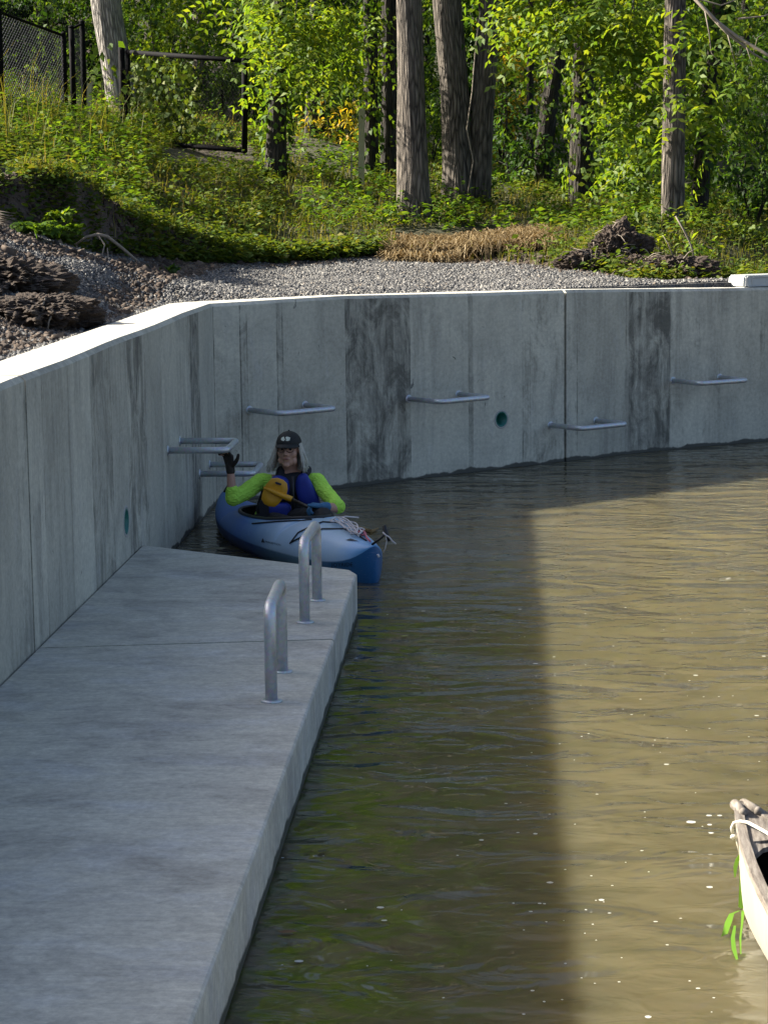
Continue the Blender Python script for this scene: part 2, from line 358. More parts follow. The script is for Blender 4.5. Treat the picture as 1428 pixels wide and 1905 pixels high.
for (px, py, D) in [(0, 318, 21.6), (-200, 310, 21), (120, 340, 22.2), (200, 388, 23), (300, 428, 24.2), (480, 456, 26.0), (700, 452, 27.5), (850, 453, 27.1), (950, 455, 26.3), (1100, 473, 25.6), (1200, 500, 24.9), (1330, 520, 25), (1428, 524, 25.8),
                    (770, 412, 29), (865, 380, 31), (1250, 420, 27.5), (1080, 388, 32), (510, 325, 31), (585, 262, 37), (455, 280, 34.5), (330, 272, 34), (232, 245, 33), (130, 222, 33), (0, 200, 31),
                    (0, 255, 26.5), (200, 305, 28), (350, 352, 28), (650, 335, 33), (600, 395, 29.5), (1428, 410, 33), (1300, 395, 32), (1000, 345, 40), (700, 290, 42), (400, 190, 45), (0, 120, 45), (1428, 335, 45), (1500, 470, 28), (1150, 430, 28)]:
    VCTRL.append(tuple(at_y(px, py, D)))
VCTRL += [(-8, 16, 4.1), (-7.2, 19, 3.9), (-10, 21, 4.9), (-9, 18, 4.6), (0, 80, 5.5), (-30, 60, 9), (30, 60, 4.5), (-25, 30, 6.5), (-20, 15, 5), (20, 35, 2.2), (30, 28, 2.0), (-12, 25, 4.3), (0, 125, 9), (-40, 100, 14), (40, 100, 9), (-35, 5, 5)]
class TPS:
    def __init__(s, c):
        c = np.array(c); s.p = c[:, :2]; n = len(c)
        A = np.zeros((n+3, n+3)); A[:n, :n] = s.k(s.p[:, None]-s.p[None]) + np.eye(n)*0.02; A[:n, n] = 1; A[:n, n+1:] = s.p; A[n, :n] = 1; A[n+1:, :n] = s.p.T
        s.w = np.linalg.solve(A, np.r_[c[:, 2], 0, 0, 0])
    @staticmethod
    def k(d): r2 = (d**2).sum(-1); return 0.5*r2*np.log(r2+1e-9)
    def __call__(s, x, y):
        q = np.stack([x, y], -1); sh = q.shape[:-1]; q = q.reshape(-1, 2); n = len(s.p); out = np.empty(len(q))
        for i in range(0, len(q), 20000):
            b = q[i:i+20000]; out[i:i+20000] = s.k(b[:, None]-s.p[None]) @ s.w[:n] + s.w[n] + b @ s.w[n+1:]
        return out.reshape(sh)
TG = TPS(GCTRL); TV = TPS(VCTRL)
_wr = np.random.default_rng(3); _W = [(_wr.normal(size=2)*f, _wr.uniform(0, 6.28), 1/f) for f in (1.2, 1.9, 3.1, 4.7, 7.5, 11.0) for _ in range(3)]
def wob(x, y): return sum(np.sin(w[0]*x+w[1]*y+p)*a for w, p, a in _W)/4.0
def sstep(a, b, v): t = np.clip((v-a)/(b-a), 0, 1); return t*t*(3-2*t)
def lip_s(x, y): return y - np.interp(x, LX, LY) + 0.22*wob(x*1.3+5, y*1.3)
def gz(x, y):
    x = np.asarray(x, float); y = np.asarray(y, float); s = lip_s(x, y); k = sstep(0.0, 0.42, s)
    g = TG(x, y) + 0.035*wob(x, y); v = TV(x, y) + 0.10*wob(x*0.8, y*0.8)
    z = g*(1-k) + np.maximum(v, g+0.02)*k
    z = z + 46*sstep(64, 128, y)  # hill added behind the wood, high enough to block sky from water reflections
    d = np.maximum(-(x-XW+0.37), 0); d2 = np.maximum(y-np.interp(x, FX, FY)-0.5, 0); near = np.where(x < XW-0.19, np.where(y < 18.6, d, np.maximum(d, d2)), d2)
    e = sstep(0.0, 0.9, near); return 1.63*(1-e) + z*e
def gz1(x, y): return float(gz(np.array([x]), np.array([y]))[0])
gx = np.concatenate([np.linspace(-70, -14, 20)[:-1], np.arange(-14, -6.5, 0.5), np.arange(-6.5, 6.5, 0.115), np.arange(6.5, 16, 0.5), np.linspace(16, 70, 18)])
gy = np.concatenate([np.linspace(-30, 8, 14)[:-1], np.arange(8, 17.5, 0.25), np.arange(17.5, 32, 0.115), np.arange(32, 48, 0.35), np.linspace(48, 135, 34)])
GX, GY = np.meshgrid(gx, gy, indexing='ij')
GZ = gz(GX, GY); LAND = behind(GX, GY); GZ = np.where(LAND, GZ, -1.3)
ni, nj = GX.shape; idx = np.arange(ni*nj).reshape(ni, nj)
TF = np.stack([idx[:-1, :-1], idx[1:, :-1], idx[1:, 1:], idx[:-1, 1:]], -1).reshape(-1, 4)
me = npmesh('ground', np.stack([GX, GY, GZ], -1).reshape(-1, 3), TF, smooth=True)
S = lip_s(GX, GY)
soilm = sstep(-0.9, -0.1, S + 0.25*wob(GX*2, GY*2))*(1-sstep(0.35, 0.8, S))
leftsoil = (1-sstep(-3.5, -2.9, GX))*sstep(14.0, 16.0, GY)*sstep(-0.35, 0.25, wob(GX*1.5+3, GY*1.2))*0.95
for nm, arr in (('gravel', (1-sstep(-0.35, 0.05, S + 0.15*wob(GX*3, GY*3)))*(1-0.85*np.clip(leftsoil, 0, 1))), ('soil', np.clip(soilm+leftsoil+(S < 0), 0, 1))):
    a = me.attributes.new(nm, 'FLOAT', 'POINT'); a.data.foreach_set('value', arr.astype(np.float32).ravel())
tag(link('ground', me, None, MAT['ground']), kind='structure')
# water: a closed body of water with a level top
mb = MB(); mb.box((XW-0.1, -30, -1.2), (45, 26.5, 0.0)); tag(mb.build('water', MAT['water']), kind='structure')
# ---------------------------------------------------------------- concrete walls
LPAN = [(u_left(p), s) for p, s in [(80, .3), (130, .12), (170, .02), (208, .62), (238, .30), (273, .8), (303, .03), (350, .35), (357, .5), (374, .95)]]
UJ1 = u_left(56, 950); UJ2 = u_far(1051)
NEARP = [(-99, .1), (UJ1-6, .2), (UJ1-4.2, .05), (UJ1-2.8, .3), (UJ1-1.4, .08), (u_left(32), .05), (UJ1-0.01, .5)]
FPAN = [(CUM[1], .06)] + [(u_far(p), s) for p, s in [(450, .12), (462, .42), (518, .06), (528, .45), (645, .12), (763, .9), (870, .16), (879, .5), (972, .12), (986, .42)]] + [(UJ2-0.012, .52)]
RPAN = [(u_far(p), s) for p, s in [(1073, .42), (1163, .14), (1169, .35), (1245, .92), (1330, .30), (1337, .5), (1410, .2), (1419, .5), (1520, .2), (1640, .5), (1800, .15), (2300, .3)]] + [(CUM[-1], .2)]
def zt(u): return float(np.interp(u, [CUM[1]+1.5, CUM[1]+4.2, CUM[1]+6.9, CUM[-1]], [ZT, ZT-0.05, ZT-0.115, ZT-0.2]))
def wall(name, u0, u1, pans, label):
    root = empty(name, tuple(path_at((u0+u1)/2)[0]+Vector((0, 0, -0.6))), label, 'wall')
    pg = np.random.default_rng(int(u0*7)+3); q = []
    for u, s in pans:                                     # a soiled strip a few centimetres wide at each form joint
        q += [(u-0.007, s), (u+0.007, 0.5+0.45*pg.uniform() if pg.uniform() < 0.8 else s)]
    pans = q; tints = [float(pg.uniform(0.15, 1.0)) for _ in pans]; tints = [tints[i-i % 2] for i in range(len(tints))]
    us = sorted(set([u0, u1] + [u for u, s in pans if u0 < u < u1] + [c for c in CUM if u0 < c < u1]))
    ext = []
    for a, b in zip(us, us[1:]):
        n = max(1, int((b-a)/0.8)); ext += [a+(b-a)*k/n for k in range(n)]
    us = ext+[us[-1]]
    V = []; UV = []; FA = []; ST = []; TI = []
    for u in us:
        p, d = path_at(u)
        j = [k for k in range(len(CUM)) if abs(CUM[k]-u) < 1e-4]
        if j and 0 < j[0] < len(PATH)-1:
            d0 = (PATH[j[0]]-PATH[j[0]-1]).normalized(); d1 = (PATH[j[0]+1]-PATH[j[0]]).normalized(); d = (d0+d1).normalized(); kk = 1/max(0.5, d.dot(d1))
        else: kk = 1
        nrm = Vector((d.y, -d.x, 0))*kk        # towards the water
        ztu = zt(u) + 0.004*math.sin(u*2.1); zs = [-0.9, 0.0, 0.4, 0.8, 1.2, ztu-0.028]
        for z in zs: V.append(p + Vector((0, 0, z))); UV.append((u, z))
        V.append(p - nrm*0.028 + Vector((0, 0, ztu))); UV.append((u, ztu+0.02))
    m = 7
    def stain(u):
        for e, s in pans:
            if u < e: return s
        return pans[-1][1]
    for i in range(len(us)-1):
        s = stain((us[i]+us[i+1])/2); ti = next((tints[k] for k, (e, _s) in enumerate(pans) if (us[i]+us[i+1])/2 < e), .5)
        for k in range(m-1): FA.append((i*m+k, (i+1)*m+k, (i+1)*m+k+1, i*m+k+1)); ST.append(s if k < m-2 else 0.1); TI.append(ti)
    # ends and back, so that the body is a closed solid
    nb = len(V)
    for i, u in enumerate(us):
        p, d = path_at(u); nrm = Vector((d.y, -d.x, 0))
        for z in (-0.9, zt(u)-0.002): V.append(p - nrm*TW + Vector((0, 0, z))); UV.append((u, z))
    for i in range(len(us)-1):
        FA.append((nb+2*i, nb+2*i+1, nb+2*i+3, nb+2*i+2)); ST.append(0.2)
        FA.append((i*m+m-1, (i+1)*m+m-1, nb+2*i+3, nb+2*i+1)); ST.append(-1)
        FA.append((i*m, nb+2*i, nb+2*i+2, (i+1)*m)); ST.append(0.2)
    e = len(us)-1
    FA.append(tuple([k for k in range(m)] + [nb+1, nb])); ST.append(0.5)
    FA.append(tuple([e*m+k for k in reversed(range(m))] + [nb+2*e, nb+2*e+1])); ST.append(0.5)
    me = bpy.data.meshes.new(name); me.from_pydata([tuple(v) for v in V], [], FA); 
    l = me.uv_layers.new(name='UVMap')
    for lp in me.loops: l.data[lp.index].uv = UV[lp.vertex_index]
    a = me.attributes.new('stain', 'FLOAT', 'FACE'); a.data.foreach_set('value', [max(0, s) for s in ST]); a2 = me.attributes.new('tint', 'FLOAT', 'FACE'); a2.data.foreach_set('value', (TI+[0.5]*len(ST))[:len(ST)])
    me.materials.append(MAT['wall']); me.materials.append(MAT['walltop'])
    me.polygons.foreach_set('material_index', [1 if s < 0 else 0 for s in ST]); me.update()
    return root, me
def hole(me, c, d, r):
    """cut a round drain opening through the face"""
    cut = MB(); n = Vector((d.y, -d.x, 0)); cut.tube([c+n*0.1, c-n*0.30], r, 28)
    co = bpy.data.objects.new('cutter', cut.mesh('cutter')); COL.objects.link(co)
    out = evaluated(me, [('BOOLEAN', dict(operation='DIFFERENCE', object=co, solver='EXACT'))])
    bpy.data.objects.remove(co); return out
def drain(root, c, d, r):
    n = Vector((d.y, -d.x, 0)); mb = MB()
    a = Vector(d); up = Vector((0, 0, 1)); seg = 28
    prof = [(r*0.86, -0.25), (r*0.86, 0.004), (r*0.98, 0.004), (r*0.98, -0.25)]
    vs = [c+n*o+(a*math.cos(2*PI*k/seg)+up*math.sin(2*PI*k/seg))*q for q, o in prof for k in range(seg)]
    fs = [(i*seg+k, i*seg+(k+1)%seg, (i+1)*seg+(k+1)%seg, (i+1)*seg+k) for i in range(3) for k in range(seg)]
    mb.add(vs, fs, True); mb.tube([c-n*0.245, c-n*0.25], r*0.9, seg); mb.build('drain_pipe', MAT['green_pipe'], root)
    m2 = MB(); vs = [c+n*o+(a*math.cos(2*PI*k/seg)+up*math.sin(2*PI*k/seg))*q for q, o in [(r*1.0, -0.02), (r*1.0, 0.003), (r*1.22, 0.0022), (r*1.24, -0.01)] for k in range(seg)]
    m2.add(vs, fs, True); m2.build('mortar_ring', MAT['mortar'], root)
rootA, meA = wall('concrete_wall', 0.5, UJ1-0.016, NEARP, 'near end of the grey concrete retaining wall, before the vertical joint beside the dock')
link('wall_face', meA, rootA)
rootB, meB = wall('concrete_wall', UJ1+0.016, UJ2-0.014, LPAN+FPAN, 'concrete retaining wall section bending round the corner behind the kayak')
c1 = Vector((XW, at_x(235, 970, XW).y, at_x(235, 970, XW).z)); uh = u_far(932); pF, dF = path_at(uh); c2 = pF + Vector((0, 0, at_y(932, 780, pF.y).z))
meB = hole(meB, c1, Vector((0, 1, 0)), 0.085); meB = hole(meB, c2, dF, 0.072)
link('wall_face', meB, rootB)
drain(rootB, c1, Vector((0, 1, 0)), 0.085); drain(rootB, c2, dF, 0.072)
rootC, meC = wall('concrete_wall', UJ2+0.014, CUM[-1], RPAN, 'right hand stretch of curved concrete retaining wall beyond the dark vertical joint')
link('wall_face', meC, rootC)
MAT['joint'] = plain('joint_filler', (0.02, 0.02, 0.02), 0.9)
for rt, u in ((rootB, UJ1), (rootC, UJ2)):
    p, d = path_at(u); n = Vector((d.y, -d.x, 0)); mb = MB(); R = Matrix((d, n, Vector((0, 0, 1)))).transposed()
    mb.box((-0.0125, -TW+.01, -0.5), (0.0125, -0.035, zt(u)-0.045), R, p); mb.build('joint_filler', MAT['joint'], rt)
# ---------------------------------------------------------------- dock
ZD = 0.27; YJ = 11.06
def dock(name, pts, label):
    """pts: plan outline, anticlockwise; bevel only on the water side"""
    bm = bmesh.new(); top = [bm.verts.new((x, y, ZD)) for x, y in pts]; bot = [bm.verts.new((x, y, -0.8)) for x, y in pts]
    n = len(pts); bm.faces.new(top); bm.faces.new(list(reversed(bot)))
    for i in range(n): bm.faces.new((top[i], bot[i], bot[(i+1) % n], top[(i+1) % n]))
    bm.normal_update()
    es = [e for e in bm.edges if all(v.co.z > 0.2 for v in e.verts)]
    jn = lambda e: abs(e.verts[0].co.y-YJ) < .35 and abs(e.verts[1].co.y-YJ) < .35
    bmesh.ops.bevel(bm, geom=[e for e in es if not jn(e)], offset=0.022, segments=3, profile=0.6, affect='EDGES')
    me = bpy.data.meshes.new(name); bm.to_mesh(me); bm.free()
    o = link(name, me, None, MAT['dock']); tag(o, label, 'dock'); return o
XD = -0.895
dock('concrete_dock', [(XW+0.004, 14.42), (XW+0.004, YJ+0.014), (XD, YJ+0.22+0.014), (XD-0.012, 13.28), (XD-0.065, 13.42)], 'far concrete dock slab with the pipe rail nearest the kayak')
dock('concrete_dock', [(XW+0.004, YJ-0.014), (XW+0.004, -2), (XD+0.01, -2), (XD, YJ+0.22-0.014)], 'near concrete dock slab running out of the bottom of the photo')
mb = MB(); mb.add([(XW+.006, YJ-.0135, ZD-.02), (XD-.02, YJ+.22-.0135, ZD-.02), (XD-.02, YJ+.22+.0135, ZD-.02), (XW+.006, YJ+.0135, ZD-.02)]+[(XW+.006, YJ-.0135, ZD-.5), (XD-.02, YJ+.22-.0135, ZD-.5), (XD-.02, YJ+.22+.0135, ZD-.5), (XW+.006, YJ+.0135, ZD-.5)], [(0, 1, 2, 3), (4, 7, 6, 5), (0, 4, 5, 1), (1, 5, 6, 2), (2, 6, 7, 3), (3, 7, 4, 0)]); tag(mb.build('joint_strip', MAT['joint']), 'dark filler strip in the joint across the concrete dock', 'joint strip')
# ---------------------------------------------------------------- pipe rails and wall bars
def u_pipe(a, b, out, h, r=0.029, bend=0.085):
    a, b, out = Vector(a), Vector(b), Vector(out); A = a+out*h; B = b+out*h
    pts = [a] + arc(a, A, B, bend) + arc(A, B, b, bend) + [b]
    mb = MB(); mb.tube(pts, r, 16); return mb
def flange(c, n, r=0.05, th=0.012):
    mb = MB(); n = Vector(n); c = Vector(c); mb.tube([c, c+n*th*0.6, c+n*th], [r, r, r*0.8], 18); return mb
rb = [at_z(567, 1158, ZD), at_z(590, 1117, ZD)]; rn = [at_z(505, 1305, ZD), at_z(525, 1250, ZD)]
def rail(a, b, label):
    root = empty('grab_rail', tuple((a+b)/2), label, 'grab rail', 'galvanised pipe rails standing on the dock')
    up = Vector((0, 0, 1)); u_pipe(a, b, up, 0.445).build('pipe', MAT['galv'], root)
    for q in (a, b): flange(q-up*0.001, up).build('flange', MAT['galv'], root)
    return root
rail(rn[0], rn[1], 'galvanised hoop rail on the near dock slab, just before the joint')
rail(rb[0], rb[1], 'galvanised hoop rail on the far dock slab in front of the kayak')
def wbar(a, d, label, out=0.43, sp=0.6):
    n = Vector((d.y, -d.x, 0)); b = a+Vector(d)*sp
    root = empty('grab_bar', tuple((a+b)/2), label, 'grab bar', 'galvanised bars set in the retaining wall')
    u_pipe(a, b, n, out, 0.024, 0.07).build('pipe', MAT['galv'], root)
    for q in (a, b): flange(q-n*0.001, n, 0.038, 0.01).build('flange', MAT['galv'], root)
for px, py, lb in [(464, 763, 'galvanised wall bar between the corner and the dark stained panel'), (760, 742, 'galvanised wall bar just left of the round drain hole'), (1023, 791, 'low galvanised wall bar crossing the dark vertical joint'), (1251, 708, 'galvanised wall bar right of the brown stained panel, nearest the right edge')]:
    u = u_far(px, py); p, d = path_at(u); p2, _ = path_at(u+0.6); dd = (p2-p).normalized(); wbar(p+Vector((0, 0, at_y(px, py, p.y).z)), dd, lb)
HB = at_x(312, 838, XW); wbar(Vector((XW, HB.y, HB.z)), Vector((0, 1, 0)), 'galvanised wall bar held by the kayaker')
LB = at_x(375, 878, XW); wbar(Vector((XW, LB.y-0.12, LB.z)), Vector((0, 1, 0)), 'low galvanised wall bar in the corner below the one the kayaker holds')
# ---------------------------------------------------------------- gravel
def scatter_stones(n, size, fy, name):
    P = []
    while sum(len(p) for p in P) < n:
        x = rng.uniform(-7, 6, 60000); y = rng.uniform(8, 27.5, 60000); s = lip_s(x, y); yw = np.interp(x, FX, FY)
        ok = (s < 0.1) & ((x < XW-TW-0.01) | ((y > yw+TW*1.42) & (x >= XW-TW))) & ((x > -2.43-TW) | (y < 30))
        ok &= ~((x < XW) & (x > XW-TW-0.01) & (y < 18.75))
        ok &= np.abs(x/y+0.055) < 0.2
        ls = (1-sstep(-3.5, -2.9, x))*sstep(14, 16, y)*sstep(-0.35, 0.25, wob(x*1.5+3, y*1.2)); ok &= rng.uniform(size=len(x)) > ls*0.9
        P.append(np.stack([x, y], -1)[ok])
    P = np.concatenate(P)[:n]; z = gz(P[:, 0], P[:, 1])
    C = np.column_stack([P, z+0.006])
    o = np.array([[1,0,0],[-1,0,0],[0,1,0],[0,-1,0],[0,0,1],[0,0,-1]], float)
    q = rng.normal(size=(n, 3, 3)); Q, _ = np.linalg.qr(q)
    s = size*rng.lognormal(0, 0.3, (n, 1, 1))*np.array([1, 0.8, 0.6])[None, None]*rng.uniform(0.7, 1.2, (n, 6, 1))
    V = (o[None]*s) @ Q + C[:, None]
    f = np.array([[0,2,4],[2,1,4],[1,3,4],[3,0,4],[2,0,5],[1,2,5],[3,1,5],[0,3,5]])
    Fc = (f[None] + (np.arange(n)*6)[:, None, None]).reshape(-1, 3)
    tag(link(name, npmesh(name, V.reshape(-1, 3), Fc), None, MAT['stone']), 'grey crushed stone path along the back of the concrete wall', 'gravel', None, 'stuff')
scatter_stones(120000, 0.016, 0, 'gravel')
# ---------------------------------------------------------------- foliage tools
def unit(v): return v/np.maximum(np.linalg.norm(v, axis=-1, keepdims=True), 1e-9)
def leafgeo(P, A, N, L, W, fold=0.18):
    """one folded four-sided leaf at each P along A"""
    A = unit(A); B = unit(np.cross(N, A)); N = np.cross(A, B); L = np.broadcast_to(np.asarray(L).reshape(-1, 1), (len(P), 1)); W = np.broadcast_to(np.asarray(W).reshape(-1, 1), (len(P), 1))
    v0 = P; v1 = P+A*L*0.45+B*W*0.5+N*W*fold; v2 = P+A*L-N*L*0.06; v3 = P+A*L*0.45-B*W*0.5+N*W*fold
    return np.stack([v0, v1, v2, v3], 1)
def leafmesh(name, Q):
    V = Q.reshape(-1, 3); n = len(V)//4; Fq = np.arange(n*4).reshape(n, 4)
    return npmesh(name, V, Fq)
def clump(c, r, n, L, asp=0.5, droop=0.35, shell=0.5, g=rng):
    """leaves spread through an ellipsoid, on little twigs"""
    c = np.asarray(c, float); r = np.asarray(r, float); k = max(1, n//9)
    d = unit(g.normal(size=(k, 3))); rad = g.uniform(0, 1, (k, 1))**(1/3)*(1-shell)+shell*g.uniform(0.75, 1.05, (k, 1))
    T = c + d*rad*r
    ax = unit(d*np.array([1, 1, 0.6]) + g.normal(size=(k, 3))*0.6 + np.array([0, 0, -droop]))
    m = n//k+1; tl = L*3.2
    s = g.uniform(0.05, 1, (k, m)); P = T[:, None] + ax[:, None]*s[..., None]*tl + g.normal(size=(k, m, 3))*L*0.22
    P[..., 2] -= (s**2)*tl*droop*0.6
    side = g.normal(size=(k, m, 3)); A = ax[:, None]*0.55 + side*0.75 + np.array([0, 0, -droop])
    N = np.array([0, 0, 1.0]) + g.normal(size=(k, m, 3))*0.55 + d[:, None]*0.35
    P = P.reshape(-1, 3); A = A.reshape(-1, 3); N = N.reshape(-1, 3)
    Ls = L*g.uniform(0.6, 1.25, len(P)); return leafgeo(P, A, N, Ls, Ls*asp*g.uniform(0.8, 1.2, len(P)))
def sprays(P0, dirs, length, pairs, L, asp=0.42, droop=0.5, g=rng):
    """compound leaves: paired leaflets along a drooping rachis"""
    n = len(P0); d = unit(dirs); s = np.linspace(0.12, 1, pairs)[None, :, None]; ln = length*g.uniform(0.7, 1.2, (n, 1, 1))
    R = P0[:, None] + d[:, None]*s*ln + np.array([0, 0, -1.0])*(s**2)*ln*droop
    tang = unit(d[:, None] + np.array([0, 0, -2.0])*s*droop); up = np.array([0, 0, 1.0]) + g.normal(size=(n, 1, 3))*0.35
    B = unit(np.cross(up, tang)); N = np.cross(tang, B); out = []
    for sg in (1, -1):
        A = B*sg + tang*0.45 + g.normal(size=R.shape)*0.15 + np.array([0, 0, -0.25]); Nn = N + g.normal(size=R.shape)*0.25
        m = n*pairs; out.append(leafgeo(R.reshape(m, 3), A.reshape(m, 3), Nn.reshape(m, 3), L*g.uniform(0.75, 1.2, m), L*asp*g.uniform(0.8, 1.2, m)))
    return np.concatenate(out)
# ---------------------------------------------------------------- trees
def trunkmesh(name, pts, rs, seg=30, step=0.16, flare=0.0, amp=0.055, seed=0):
    pts = [Vector(p) for p in pts]; cum = [0]
    for a, b in zip(pts, pts[1:]): cum.append(cum[-1]+(b-a).length)
    n = max(8, int(cum[-1]/step)); V = []; UV = []; g = np.random.default_rng(seed); ph = g.uniform(0, 6.28, 12)
    X = np.array([[*p] for p in pts]); s = np.linspace(0, cum[-1], n+1)
    # smooth path by Catmull-like interpolation
    P = np.stack([np.interp(s, cum, X[:, i]) for i in range(3)], -1)
    for _ in range(max(2, int(0.5/step))): P[1:-1] = (P[:-2]+2*P[1:-1]+P[2:])/4
    R = np.interp(s, cum, rs) * (1 + flare*np.exp(-s/0.32))
    th = np.linspace(0, 2*PI, seg+1)
    for i in range(n+1):
        f = 1 + amp*(np.sin(9*th+ph[0]+0.8*np.sin(s[i]*1.7+ph[1]))*0.5 + np.sin(14*th+ph[2]+1.2*np.sin(s[i]*2.6+ph[3]))*0.5) + 0.05*np.sin(2*th+ph[4]+s[i]*0.7) + 0.035*np.sin(3*th+s[i]*1.9+ph[5])
        if flare: f = f + 0.28*flare*np.exp(-s[i]/0.25)*np.sin(4*th+ph[6])
        V.append(np.stack([P[i, 0]+R[i]*f*np.cos(th), P[i, 1]+R[i]*f*np.sin(th), np.full(seg+1, P[i, 2])], -1)); UV.append(np.stack([th*rs[0], np.full(seg+1, s[i])], -1))
    V = np.concatenate(V); UV = np.concatenate(UV); k = seg+1; I = np.arange((n+1)*k).reshape(n+1, k)
    Fq = np.stack([I[:-1, :-1], I[:-1, 1:], I[1:, 1:], I[1:, :-1]], -1).reshape(-1, 4)
    return npmesh(name, V, Fq, UV, True)
CROWN = {}
def crownmesh(key, n, L, asp, spread=2.6, high=6.5, seed=1):
    """a loose crown around the local z axis, from 0 to `high` above its root"""
    g = np.random.default_rng(seed); Q = []
    for k in range(16):
        a = g.uniform(0, 6.28); z = g.uniform(0.4, high); rr = spread*(0.35+0.65*math.sin(PI*min(1, (z+0.8)/(high+1))))*g.uniform(0.3, 1)
        Q.append(clump((rr*math.cos(a), rr*math.sin(a), z), (g.uniform(0.6, 1.1), g.uniform(0.6, 1.1), g.uniform(0.35, 0.7)), n//16, L, asp, 0.4, 0.3, g))
    me = leafmesh(key, np.concatenate(Q)); return me
CROWN['a'] = crownmesh('crown_a', 4200, 0.17, 0.5, 2.5, 7, 1); CROWN['b'] = crownmesh('crown_b', 3600, 0.19, 0.45, 2.2, 6, 2); CROWN['c'] = crownmesh('crown_c', 4600, 0.16, 0.5, 2.9, 7.5, 5)
def limbs(root, mat, p0, top, g, n=6, r=0.05):
    for k in range(n):
        t = g.uniform(0.1, 0.95); b = p0.lerp(top, t); a = g.uniform(0, 6.28); l = g.uniform(1.2, 2.4)
        e = b + Vector((math.cos(a)*l, math.sin(a)*l, l*g.uniform(0.2, 0.7))); m = b.lerp(e, 0.5)+Vector((0, 0, 0.15)); mb = MB(); mb.tube([b, m, e], [r, r*0.7, r*0.25], 6); mb.build('limb', mat, root)
TREES = 'trees along the bank above the wall'
def tree(D, path, widths, label, mat='bark', crown=None, cz=5.0, ivy=0, ivymat='leaf', height=11.0, name='tree', flare=0.0, seed=0, extra=None, crownmat='leaf', ivytop=None):
    height = max(height, 17.0)
    """path: photo points from foot to y=0 at distance D; carried on up to `height`"""
    pts = [at_y(px, py, D) for px, py in path]; base = pts[0].copy(); base.z = gz1(base.x, base.y)-0.15; pts[0] = base
    s = F/D; rs = [w/2/s for w in widths]
    up = (pts[-1]-pts[-2]).normalized(); up = Vector((up.x*0.6, 0, 1)).normalized(); L = (height-pts[-1].z)/up.z
    pts += [pts[-1]+up*L*0.5, pts[-1]+up*L]; rs += [rs[-1]*0.8, rs[-1]*0.35]
    root = empty(name, tuple(base), label, 'tree', TREES)
    link('trunk', trunkmesh('trunk', pts, rs, flare=flare, seed=seed), root, MAT[mat])
    g = np.random.default_rng(seed+50)
    if crown:
        limbs(root, MAT[mat], Vector((pts[-1].x, pts[-1].y, cz+0.6)), pts[-1], g)
        co = link('crown', CROWN[crown], root); co.data = CROWN[crown]
        if not co.data.materials: co.data.materials.append(MAT[crownmat])
        ax = pts[-2]; co.location = Vector((ax.x, ax.y, cz)) - WLOC[root.name]; co.rotation_euler = (0, 0, g.uniform(0, 6.28)); k = g.uniform(0.9, 1.15); co.scale = (k, k, k)
        if height > 14:
            c2 = co.copy(); COL.objects.link(c2); c2.parent = root; c2.location = Vector((ax.x+0.4, ax.y, cz+6.0)) - WLOC[root.name]; c2.rotation_euler = (0, 0, g.uniform(0, 6.28)); c2.scale = (k*1.15, k*1.15, k*1.1)
    if ivy:
        P = np.array([[*p] for p in pts[:len(path)]]); top = ivytop if ivytop else 1.0
        t = g.uniform(0, top, ivy)*(len(P)-1); i = np.clip(t.astype(int), 0, len(P)-2); C = P[i]+(P[i+1]-P[i])*(t-i)[:, None]
        r = np.interp(t, np.arange(len(P)), rs[:len(P)])*g.uniform(1.0, 1.55, ivy)+0.015; a = g.uniform(0, 6.28, ivy)
        a = a + 0.9*np.sin(C[:, 2]*3+seed)
        d = np.stack([np.cos(a), np.sin(a), np.zeros(ivy)], -1); Pp = C+d*r[:, None]
        A = d*0.35 + np.array([0, 0, -1.0]) + g.normal(size=(ivy, 3))*0.45; ls = g.uniform(0.06, 0.13, ivy)
        link('ivy', leafmesh('ivy', leafgeo(Pp, A, d+g.normal(size=(ivy, 3))*0.4, ls, ls*0.75)), root, MAT[ivymat])
    if extra: extra(root, g)
    return root
def hang(specs, mat, L=0.125, pairs=6, ln=0.6, name='foliage'):
    """leafy drooping branch ends: (px,py,D,half width px,half height px,count)"""
    def f(root, g):
        for k, (px, py, D, hw, hh, n) in enumerate(specs):
            c = at_y(px, py, D); s = D/F
            P = np.array([*c]) + np.column_stack([g.normal(size=n)*hw*s*0.5, g.normal(size=n)*0.45, g.normal(size=n)*hh*s*0.5])
            d = np.column_stack([g.normal(size=n), g.normal(size=n)*0.8, g.normal(size=n)*0.3-0.15])
            Q = sprays(P, d, ln, pairs, L, 0.42, 0.45, g)
            link(name, leafmesh(name, Q), root, MAT[mat])
        for k, (px, py, D, hw, hh, n) in enumerate(specs[:3]):
            c = at_y(px, py, D); b = at_y(px+g.uniform(-60, 60), -190, D+0.6); mb = MB(); mb.tube([b, b.lerp(c, .5)+Vector((g.normal()*.1, 0, .1)), c, c+Vector((g.normal()*.3, -.1, -.25))], [.016, .011, .007, .002], 6); mb.build('twig', MAT['bark_dark'], root)
    return f
